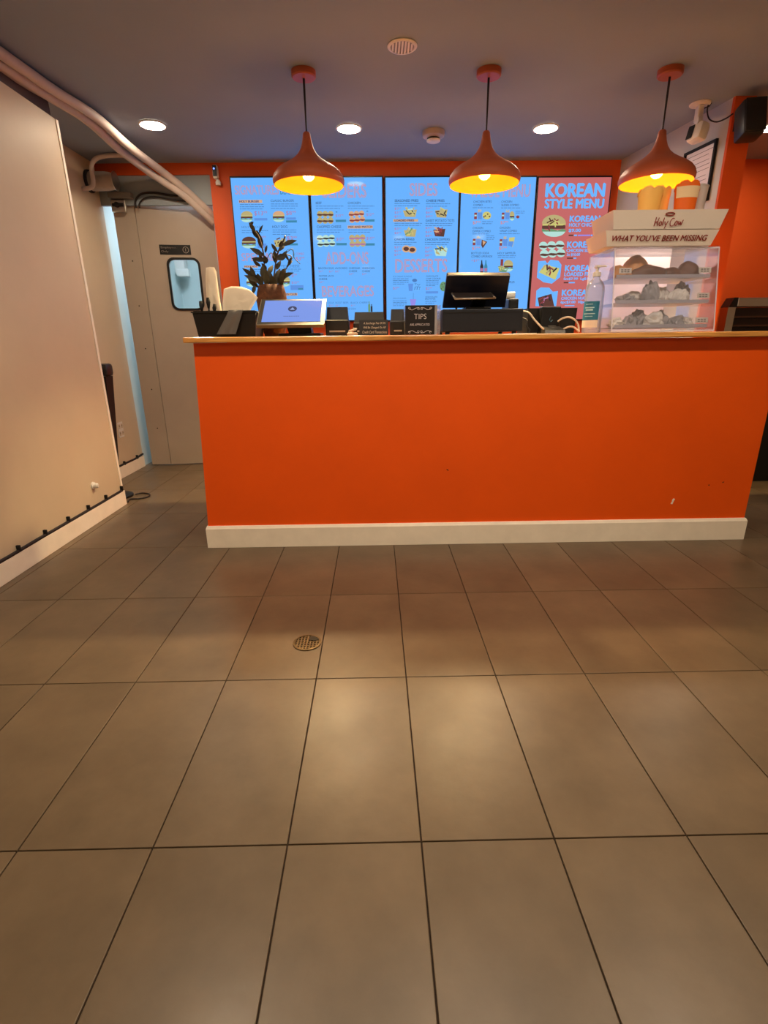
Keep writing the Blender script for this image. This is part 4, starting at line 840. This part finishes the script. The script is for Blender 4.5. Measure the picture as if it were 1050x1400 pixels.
MB().hexa([(.50, 2.87, DT+.0125), (.57, 2.87, DT+.0125), (.57, 2.895, DT+.0125), (.50, 2.895, DT+.0125), (.50, 2.815, 1.297), (.57, 2.815, 1.297), (.57, 2.835, 1.302), (.50, 2.835, 1.302)]).build('stand_neck', M_black, t)
t = thing('receipt_printer', (.705, 2.95, DT), 'small black receipt printer on the cash drawer, right of the till screen', 'printer')
MB().box((.705, 2.90, DT+.0002), (.757, 3.06, 1.297), bev=.008).build('body', M_black, t)
MB().lathe([(.019, 0), (.019, .045)], 20, Matrix.Translation((.709, 2.99, 1.3175)) @ Matrix.Rotation(R(90), 4, 'Y')).build('paper_roll', M_white, t)
# cable tray with dock, reader and white cables
t = thing('cable_bin', (.93, 2.95, TOP), 'open black bin of chargers and cables left of the soap bottle', 'bin')
b = MB(); taper_bin(b, .80, 1.058, 2.87, 3.09, TOP, 1.247, .006); b.build('tub', M_blackm, t)
t = thing('charging_dock', (.90, 2.80, TOP), 'black upright charging dock standing in front of the black cable bin', 'dock')
MB().box((.855, 2.815, TOP), (.955, 2.862, 1.252), bev=.006).build('body', M_black, t)
l = MB(); l.tube([(.905, 2.8135, 1.205), (.898, 2.8135, 1.188), (.905, 2.8135, 1.178), (.914, 2.8135, 1.186)], .0016, 6); l.build('emblem', mat('dock_mark', (70, 110, 130), .4), t)
t = thing('card_reader', (.90, 2.76, TOP), 'flat black card reader lying in front of the charging dock', 'card reader')
MB().hexa([(.85, 2.72, TOP), (.955, 2.72, TOP), (.95, 2.80, TOP), (.855, 2.80, TOP), (.852, 2.725, TOP+.014), (.953, 2.725, TOP+.014), (.948, 2.80, TOP+.034), (.857, 2.80, TOP+.034)]).build('body', mat('reader_grey', (58, 54, 50), .35), t)
MB().box((.89, 2.7985, TOP+.035), (.93, 2.8055, TOP+.038)).build('card_slot', M_metal, t)
M_wcab = mat('white_cable', (215, 196, 176), .5)
for pts, lb in (([(.765, 2.86, 1.232), (.785, 2.80, 1.222), (.81, 2.77, 1.185), (.84, 2.745, 1.15), (.848, 2.735, 1.142)], 'white cable running from the cash drawer down to the card reader'),
                ([(.935, 2.795, 1.178), (.955, 2.79, 1.192), (.985, 2.785, 1.198), (1.015, 2.78, 1.186), (1.035, 2.775, 1.16), (1.04, 2.77, TOP+.006)], 'upper white cable arching from the charging dock to the worktop'),
                ([(.957, 2.765, TOP+.02), (.985, 2.76, 1.152), (1.01, 2.76, 1.148), (1.035, 2.75, TOP+.006)], 'lower white cable lying beside the card reader')):
    tag(MB().tube(smooth_path(pts, 6), .0045, 8).build('white_cable', M_wcab, smooth='all'), lb, 'cable')
tag(MB().tube(smooth_path([(.765, 2.84, 1.20), (.78, 2.80, 1.185), (.775, 2.79, 1.16), (.79, 2.78, 1.14), (.785, 2.77, TOP+.005)], 6), .003, 8).build('black_cable', M_cordblk, smooth='all'), 'thin black cable hanging beside the right side of the cash drawer', 'cable')
tag(MB().box((.70, 2.69, TOP), (.80, 2.75, TOP+.002)).build('paper_slip', M_paper), 'white paper slip lying in front of the cash drawer', 'paper')
# soap bottle
t = thing('soap_bottle', (1.112, 2.80, TOP), 'clear pump bottle with a teal label left of the display case', 'bottle'); T = Matrix.Translation((1.112, 2.80, 0))
MB().lathe([(.042, TOP), (.046, TOP+.006), (.046, TOP+.20), (.043, TOP+.222), (.03, TOP+.245), (.018, TOP+.255), (.016, TOP+.266)], 32, T).build('body', M_glass, t, smooth=True)
MB().lathe([(.019, TOP+.2665), (.019, TOP+.285), (.008, TOP+.288), (.006, TOP+.305)], 24, T).build('collar', mat('pump_clear', (225, 215, 205), .3), t, smooth=True)
o = MB(); o.box((1.102, 2.785, TOP+.3055), (1.124, 2.82, TOP+.318), bev=.004); o.box((1.118, 2.79, TOP+.309), (1.155, 2.80, TOP+.317), bev=.003); o.build('pump_head', MATS['pump_clear'], t)
def band(mb, a0, a1, z0, z1, r, n=14):
    vs = []
    for z in (z0, z1):
        for k in range(n+1): a = R(a0+(a1-a0)*k/n); vs.append((1.112+r*math.cos(a), 2.80+r*math.sin(a), z))
    return mb.add(vs, [(k, k+1, n+2+k, n+1+k) for k in range(n)])
lb_ = band(MB(), 170, 285, TOP+.062, TOP+.150, .0468).build('label', mat('teal_label', (42, 112, 142), .5), t, smooth='all')
band(MB(), 170, 285, TOP+.026, TOP+.061, .0468).build('label_band', mat('label_cream', (222, 206, 190), .5), t, smooth='all')
l = MB()
for z, a0, a1, h in ((TOP+.135, 200, 245, .003), (TOP+.118, 195, 255, .005), (TOP+.106, 202, 248, .008), (TOP+.09, 190, 262, .004), (TOP+.078, 200, 250, .003)): band(l, a0, a1, z, z+h, .0473)
o = l.build('small_print', mat('label_print', (170, 205, 215), .5), None); put(o, lb_); o['kind'] = 'stuff'

# ------------------------------------------------------------------ display case
t = thing('display_case', (1.445, 2.9, TOP), 'clear acrylic display case with three shelves and white card headers', 'display case')
cx0, cx1, cy0, cyT, cy1, cz1 = 1.186, 1.706, 2.725, 2.80, 3.10, 1.515; th = .004
def slantbox(mb, x0, x1, o0, o1, z0, z1):     # panel following the slanted front
    f = lambda z: cy0+(cyT-cy0)*(z-TOP)/(cz1-TOP)
    return mb.hexa([(x0, f(z0)+o0, z0), (x1, f(z0)+o0, z0), (x1, f(z0)+o1, z0), (x0, f(z0)+o1, z0), (x0, f(z1)+o0, z1), (x1, f(z1)+o0, z1), (x1, f(z1)+o1, z1), (x0, f(z1)+o1, z1)])
fy = lambda z: cy0+(cyT-cy0)*(z-TOP)/(cz1-TOP)
slantbox(MB(), cx0, cx1, 0, th, TOP+.005, cz1).build('front_panel', M_acr, t)
for x in (cx0, cx1-th):
    MB().hexa([(x, cy0+th+.0005, TOP+.005), (x+th, cy0+th+.0005, TOP+.005), (x+th, cy1, TOP+.005), (x, cy1, TOP+.005), (x, cyT+th+.0005, cz1), (x+th, cyT+th+.0005, cz1), (x+th, cy1, cz1), (x, cy1, cz1)]).build('side_panel', M_acr, t)
MB().box((cx0, cy0, TOP), (cx1, cy1, TOP+.0045)).build('base_panel', M_acr, t)
MB().box((cx0, cyT, cz1+.0005), (cx1, cy1, cz1+.005)).build('top_panel', M_acr, t)
MB().box((cx0+.004, cy1+.0005, TOP+.005), (cx1-.075, cy1+.004, cz1)).build('back_panel', frosted((226, 226, 246)), t)
M_edge = mat('acrylic_edge', (226, 222, 236), .25, alpha=.75)
for a in ((cx0-.001, cx0+.004, TOP+.004, cz1), (cx1-.004, cx1+.001, TOP+.004, cz1), (cx0+.0045, cx1-.0045, TOP+.004, TOP+.009), (cx0+.0045, cx1-.0045, cz1-.005, cz1)):
    slantbox(MB(), a[0], a[1], -.003, -.0005, a[2], a[3]).build('edge_strip', M_edge, t)
MB().box((cx0-.003, cy1-.004, TOP+.005), (cx0-.0005, cy1, cz1)).build('edge_strip', M_edge, t)
SH = (1.377, 1.258, 1.142)
M_tray = mat('shelf_acrylic', (206, 200, 206), .3, alpha=.8)
M_cream = mat('price_card', (236, 224, 208), .6); M_ink = mat('price_ink', (80, 60, 56), .7)
for k, z in enumerate(SH):
    s = MB(); y0 = fy(z)+.012; s.box((cx0+.02, y0, z), (cx1-.03, cy1-.01, z+.004)); s.box((cx0+.02, y0, z+.0045), (cx1-.03, y0+.003, z+.016))
    so = s.build('shelf', M_tray, t)
    for side, x in ((0, cx0+.03), (1, cx1-.092)):
        if k > 0 and side == 0: continue
        zc_ = z+.025; c = slantbox(MB(), x, x+.062, .0055, .0065, zc_-.003, zc_+.022).build('price_card', M_cream, t)
        l = MB()
        for q, (tx, hh) in enumerate(((('FRIED', .007), ('WRAP', .007)), (('GLAZED', .007), ('SANDWICH', .006)), (('CHICKEN', .006), ('SLIDER', .006)), (('HOT HOLY', .006), ('DONUT', .006)))[{(0, 0): 0, (0, 1): 1, (1, 1): 2, (2, 1): 3}[(k, side)]]):
            for w_ in range(3): slantbox(l, x+.010+w_*.015, x+.021+w_*.015, .0048, .0052, zc_+.011-q*.009, zc_+.015-q*.009)
        o = l.build('small_print', M_ink, None); put(o, c); o['kind'] = 'stuff'
def tray_header(name, x0t, x1t, x0b, x1b, yft, yfb, yb, z0, z1):
    b = MB(); th = .003
    o = [(x0b, yfb, z0), (x1b, yfb, z0), (x1b, yb, z0), (x0b, yb, z0), (x0t, yft, z1), (x1t, yft, z1), (x1t, yb+.01, z1), (x0t, yb+.01, z1)]
    i = [(x+(th if k in (0, 3, 4, 7) else -th), y+(th if k in (0, 1, 4, 5) else -th), z+(th if k < 4 else 0)) for k, (x, y, z) in enumerate(o)]
    fs = [(0,3,2,1)] + [(a, c, c+4, a+4) for a, c in ((0,1),(1,2),(2,3),(3,0))] + [(8,9,10,11)] + [(8+a, 12+a, 12+c, 8+c) for a, c in ((0,1),(1,2),(2,3),(3,0))] + [(4+a, 4+c, 12+c, 12+a) for a, c in ((0,1),(1,2),(2,3),(3,0))]
    return b.add(o+i, fs).build(name, M_card, t)
YF = 2.78
h1 = tray_header('lower_header', 1.120, 1.672, 1.140, 1.650, YF-.012, YF+.004, 3.01, cz1+.006, 1.588)
h2_ = tray_header('upper_header', 1.145, 1.700, 1.162, 1.680, YF-.012, YF+.004, 3.02, 1.594, 1.674)
l = MB(); v_ = Vector((0, -.016, .067)).normalized(); letter(l, "WHAT YOU\u2019VE BEEN MISSING", (1.155, YF-.0055, 1.540), UX, v_, .466, .026, .022, .18)
o = l.build('slogan_lettering', M_red, None); put(o, h1)
# hand-drawn logo: strokes on the upper header
l = MB()
def stroke(pts, w=.0018):
    P_ = smooth_path([(1.352+x*.00098, 0, 1.603+z*.00098) for x, z in pts], 4)
    l.tube([(p_.x, YF-.0015-(p_.z-1.594)*.2, p_.z) for p_ in P_], w, 6)
stroke([(2, 2), (4, 24), (6, 40)]); stroke([(18, 4), (17, 22), (20, 38)]); stroke([(3, 18), (10, 21), (18, 22)])                       # H
stroke([(30, 22), (25, 12), (30, 4), (37, 9), (36, 19), (30, 22)]); stroke([(43, 5), (44, 22), (46, 38)])                              # o l
stroke([(52, 22), (55, 12), (60, 8)]); stroke([(67, 24), (61, 8), (55, -8)])                                                           # y
stroke([(96, 34), (86, 34), (79, 20), (83, 4), (95, 3), (99, 8)]); stroke([(108, 24), (102, 13), (107, 5), (115, 10), (114, 21), (108, 24)])   # C o
stroke([(120, 24), (124, 6), (130, 20), (135, 6), (141, 28)])                                                                          # w
stroke([(62+22*math.cos(a*.524)+8, 53+6*math.sin(a*.524)) for a in range(13)], .002)                                                   # halo
o = l.build('logo_lettering', M_red, None, smooth='all'); put(o, h2_)

# pastries and wrapped food on the shelves
def lump(name, cx, cy, z, rx, ry, rz, m, label, cat, seed, group, crumple=.25, rot=0.):
    bm = bmesh.new(); bmesh.ops.create_icosphere(bm, subdivisions=4 if crumple > .3 else 3, radius=1); r = random.Random(seed)
    dirs = [(Vector((r.gauss(0, 1), r.gauss(0, 1), r.gauss(0, 1))).normalized(), r.uniform(1.5, 5), r.random()*6, r.uniform(-1, 1)) for _ in range(7 if crumple < .3 else 12)]
    for v in bm.verts:
        n_ = v.co.normalized(); k = 1+crumple*(sum(math.sin(d.dot(n_)*f_*2+p_)*a_ for d, f_, p_, a_ in dirs)/3 if crumple < .3 else sum((abs(math.sin(d.dot(n_)*f_*1.6+p_))-.5)*a_ for d, f_, p_, a_ in dirs)/2.4)
        x, y, zz = n_.x*rx*k, n_.y*ry*k, n_.z*rz*k
        v.co = Vector((x*math.cos(rot)-y*math.sin(rot), x*math.sin(rot)+y*math.cos(rot), max(zz, -rz*.55)))
    lo_ = min(v.co.z for v in bm.verts)
    for v in bm.verts: v.co.z -= lo_
    me = bpy.data.meshes.new(name); bm.to_mesh(me); bm.free(); me.materials.append(m)
    me.polygons.foreach_set('use_smooth', [crumple < .3]*len(me.polygons))
    o = bpy.data.objects.new(name, me); COL.objects.link(o); o.location = (cx, cy, z); return tag(o, label, cat, group)
M_bread = mat('golden_crust', (232, 160, 84), .4, var=.3, scale=25, bump=.3); M_brown = mat('brown_crust', (122, 74, 48), .45, var=.35, scale=30, bump=.4)
M_foil = mat('wrap_grey', (178, 172, 170), .5, var=.2, scale=20); M_wrap = mat('wrap_white', (246, 238, 226), .65, var=.08, scale=20)
z = SH[0]+.0045; yy = fy(z)+.09
g1 = 'pastries on the top shelf of the display case'
lump('pastry', 1.252, yy+.02, z, .042, .05, .042, M_bread, 'small golden pastry at the left of the top case shelf', 'pastry', 1, g1, .2)
lump('pastry', 1.36, yy+.06, z, .066, .06, .075, M_bread, 'tall golden bun on the top case shelf', 'pastry', 2, g1, .12)
lump('pastry', 1.385, yy-.035, z, .082, .035, .038, M_brown, 'dark ridged pastry in front of the tall golden bun', 'pastry', 3, g1, .28)
lump('pastry', 1.512, yy, z, .052, .05, .034, M_brown, 'low dark pastry right of centre on the top case shelf', 'pastry', 4, g1, .2)
lump('pastry', 1.612, yy+.02, z, .052, .05, .055, M_brown, 'dark pastry at the right of the top case shelf', 'pastry', 5, g1, .26, .4)
z = SH[1]+.0045; yy = fy(z)+.08; g2 = 'paper-wrapped food on the middle shelf of the display case'
for k, (x, dy, rx, rz, m, rot, lb) in enumerate(((1.285, .0, .048, .026, M_foil, .2, 'grey crumpled wrap at the left of the middle case shelf'), (1.35, .06, .05, .04, M_wrap, .5, 'cream crumpled wrap behind the leftmost grey wrap on the middle shelf'), (1.405, -.01, .045, .062, M_foil, -.2, 'tall grey wrap near the middle of the middle case shelf'), (1.48, .04, .06, .048, M_wrap, .1, 'large cream wrap in the centre of the middle case shelf'), (1.552, -.01, .05, .040, M_wrap, -.4, 'cream wrap right of centre on the middle case shelf'), (1.605, .07, .04, .062, M_foil, .3, 'grey wrap at the right of the middle case shelf, behind the price card'))):
    lump('wrapped_food', x, yy+dy, z, rx*.88, .036, rz, m, lb, 'food', 20+k, g2, .5, rot)
z = SH[2]+.0045; yy = fy(z)+.08; g3 = 'paper-wrapped food on the bottom shelf of the display case'
for k, (x, dy, rx, rz, m, rot, lb) in enumerate(((1.252, .02, .046, .03, M_wrap, .2, 'leftmost wrap on the bottom case shelf, cream'), (1.305, -.01, .048, .038, M_foil, .6, 'second wrap from the left on the bottom case shelf, grey'), (1.37, .04, .05, .052, M_foil, -.3, 'third wrap from the left on the bottom case shelf, grey and tall'), (1.425, -.02, .046, .040, M_wrap, .2, 'cream wrap at the centre of the bottom case shelf'), (1.485, .04, .045, .055, M_foil, -.1, 'tall grey wrap right of centre on the bottom case shelf'), (1.55, -.005, .052, .036, M_foil, .4, 'grey wrap second from the right on the bottom case shelf'), (1.615, .03, .042, .03, M_wrap, .1, 'rightmost wrap on the bottom case shelf, cream, by the price card'))):
    lump('wrapped_food', x, yy+dy, z, rx*.86, .036, rz, m, lb, 'food', 40+k, g3, .5, rot)
# cartons standing in the upper header tray
def carton(x, y, w, z0, z1, m, label, rot=0., seed=0, print_m=None):
    t = thing('fry_carton', (x, y, z0), label, 'carton', None); n = 24; vs = []; fs = []
    for lvl in range(6):
        s = lvl/5
        for k in range(n):
            a = 2*math.pi*k/n; hw = w*(.34+.16*s); hd = .028+.006*s
            zz = z0+(z1-z0)*s
            if lvl == 5: zz = z1 - .045*math.cos(a)**6 - .011*(abs(math.cos(a)) < .2)
            vs.append((x+hw*math.cos(a)*math.cos(rot)-hd*math.sin(a)*math.sin(rot), y+hw*math.cos(a)*math.sin(rot)+hd*math.sin(a)*math.cos(rot), zz))
    for l_ in range(5):
        for k in range(n): j = (k+1) % n; fs.append((l_*n+k, l_*n+j, (l_+1)*n+j, (l_+1)*n+k))
    fs.append(tuple(range(n-1, -1, -1))); MB().add(vs, fs).build('sleeve', m, t, smooth='all')
    if print_m:
        b = MB(); vs2 = []; fs2 = []; rows = 4
        for q in range(rows+1):
            s = .72+.22*q/rows
            for k in range(9):
                a = math.pi*(1.12+.76*k/8); hw = w*(.34+.16*s)+.0008; hd = .0288+.006*s
                vs2.append((x+hw*math.cos(a)*math.cos(rot)-hd*math.sin(a)*math.sin(rot), y+hw*math.cos(a)*math.sin(rot)+hd*math.sin(a)*math.cos(rot), z0+(z1-z0)*s-.012))
        for q in range(rows):
            for k in range(8): fs2.append((q*9+k, q*9+k+1, q*9+k+10, q*9+k+9))
        b.add(vs2, fs2).build('printed_band', print_m, t, smooth='all')
    return t
zt = 1.594+.0035
M_car = mat('carton_orange', (255, 200, 104), .6); M_carw = mat('carton_white', (244, 214, 170), .6); M_carh = mat('carton_hot_orange', (244, 110, 24), .6)
carton(1.375, 2.90, .125, zt, 1.80, M_car, 'yellow-orange paper carton at the left, standing on the display case')
carton(1.455, 2.965, .12, zt, 1.815, M_car, 'yellow-orange paper carton second from the left, standing on the display case', .25)
carton(1.552, 2.895, .12, zt, 1.822, M_carh, 'bright orange carton with a pale printed band, standing on the display case', -.1, print_m=M_carw)
t = thing('paper_cup', (1.64, 2.96, zt), 'grey-white paper cup at the right, standing on the display case', 'cup')
MB().lathe([(.03, zt), (.031, zt+.004), (.046, zt+.205), (.047, zt+.21)], 24, Matrix.Translation((1.64, 2.955, 0))).build('body', mat('cup_grey', (206, 198, 196), .6), t, smooth=True)
MB().lathe([(.0485, zt+.2105), (.0485, zt+.216), (.036, zt+.222)], 24, Matrix.Translation((1.64, 2.955, 0))).build('lid', mat('cup_lid', (196, 190, 190), .4), t, smooth=True)

# ------------------------------------------------------------------ refrigerated case beyond the counter, right
t = thing('cold_display_case', (3.0, 4.0, 0), 'steel-framed dark display case standing beyond the right end of the counter', 'display case')
MB().box((2.62, 3.93, .001), (3.75, 4.35, 1.13)).build('cabinet', mat('case_black', (14, 10, 9), .45), t)
x0, x1, y0, y1 = 2.535, 3.75, 3.93, 4.02
MB().hexa([(x0, y0, 1.131), (x0+.055, y0, 1.131), (x0+.055, y1, 1.131), (x0, y1, 1.131), (x0+.0, y0, 1.295), (x0+.055, y0, 1.295), (x0+.055, y1, 1.295), (x0, y1, 1.295)]).build('side_post', M_metal, t)
MB().box((x0+.06, y0-.004, 1.298), (x1, y1, 1.358), bev=.006).build('top_rail', M_metal, t)
MB().hexa([(x0-.002, y0-.006, 1.296), (x0+.058, y0-.006, 1.296), (x0+.058, y1, 1.296), (x0-.002, y1, 1.296), (x0+.03, y0-.006, 1.36), (x0+.058, y0-.006, 1.36), (x0+.058, y1, 1.36), (x0+.03, y1, 1.36)]).build('corner_cap', M_black, t)
MB().box((x0+.056, y1+.001, 1.131), (x1, y1+.02, 1.297)).build('back_panel', mat('case_brown', (52, 22, 18), .35), t)
for z in (1.165, 1.225): MB().box((x0+.057, y0+.01, z), (x1, y1, z+.012)).build('rail', mat('rail_brown', (88, 64, 52), .3, metal=.6), t)
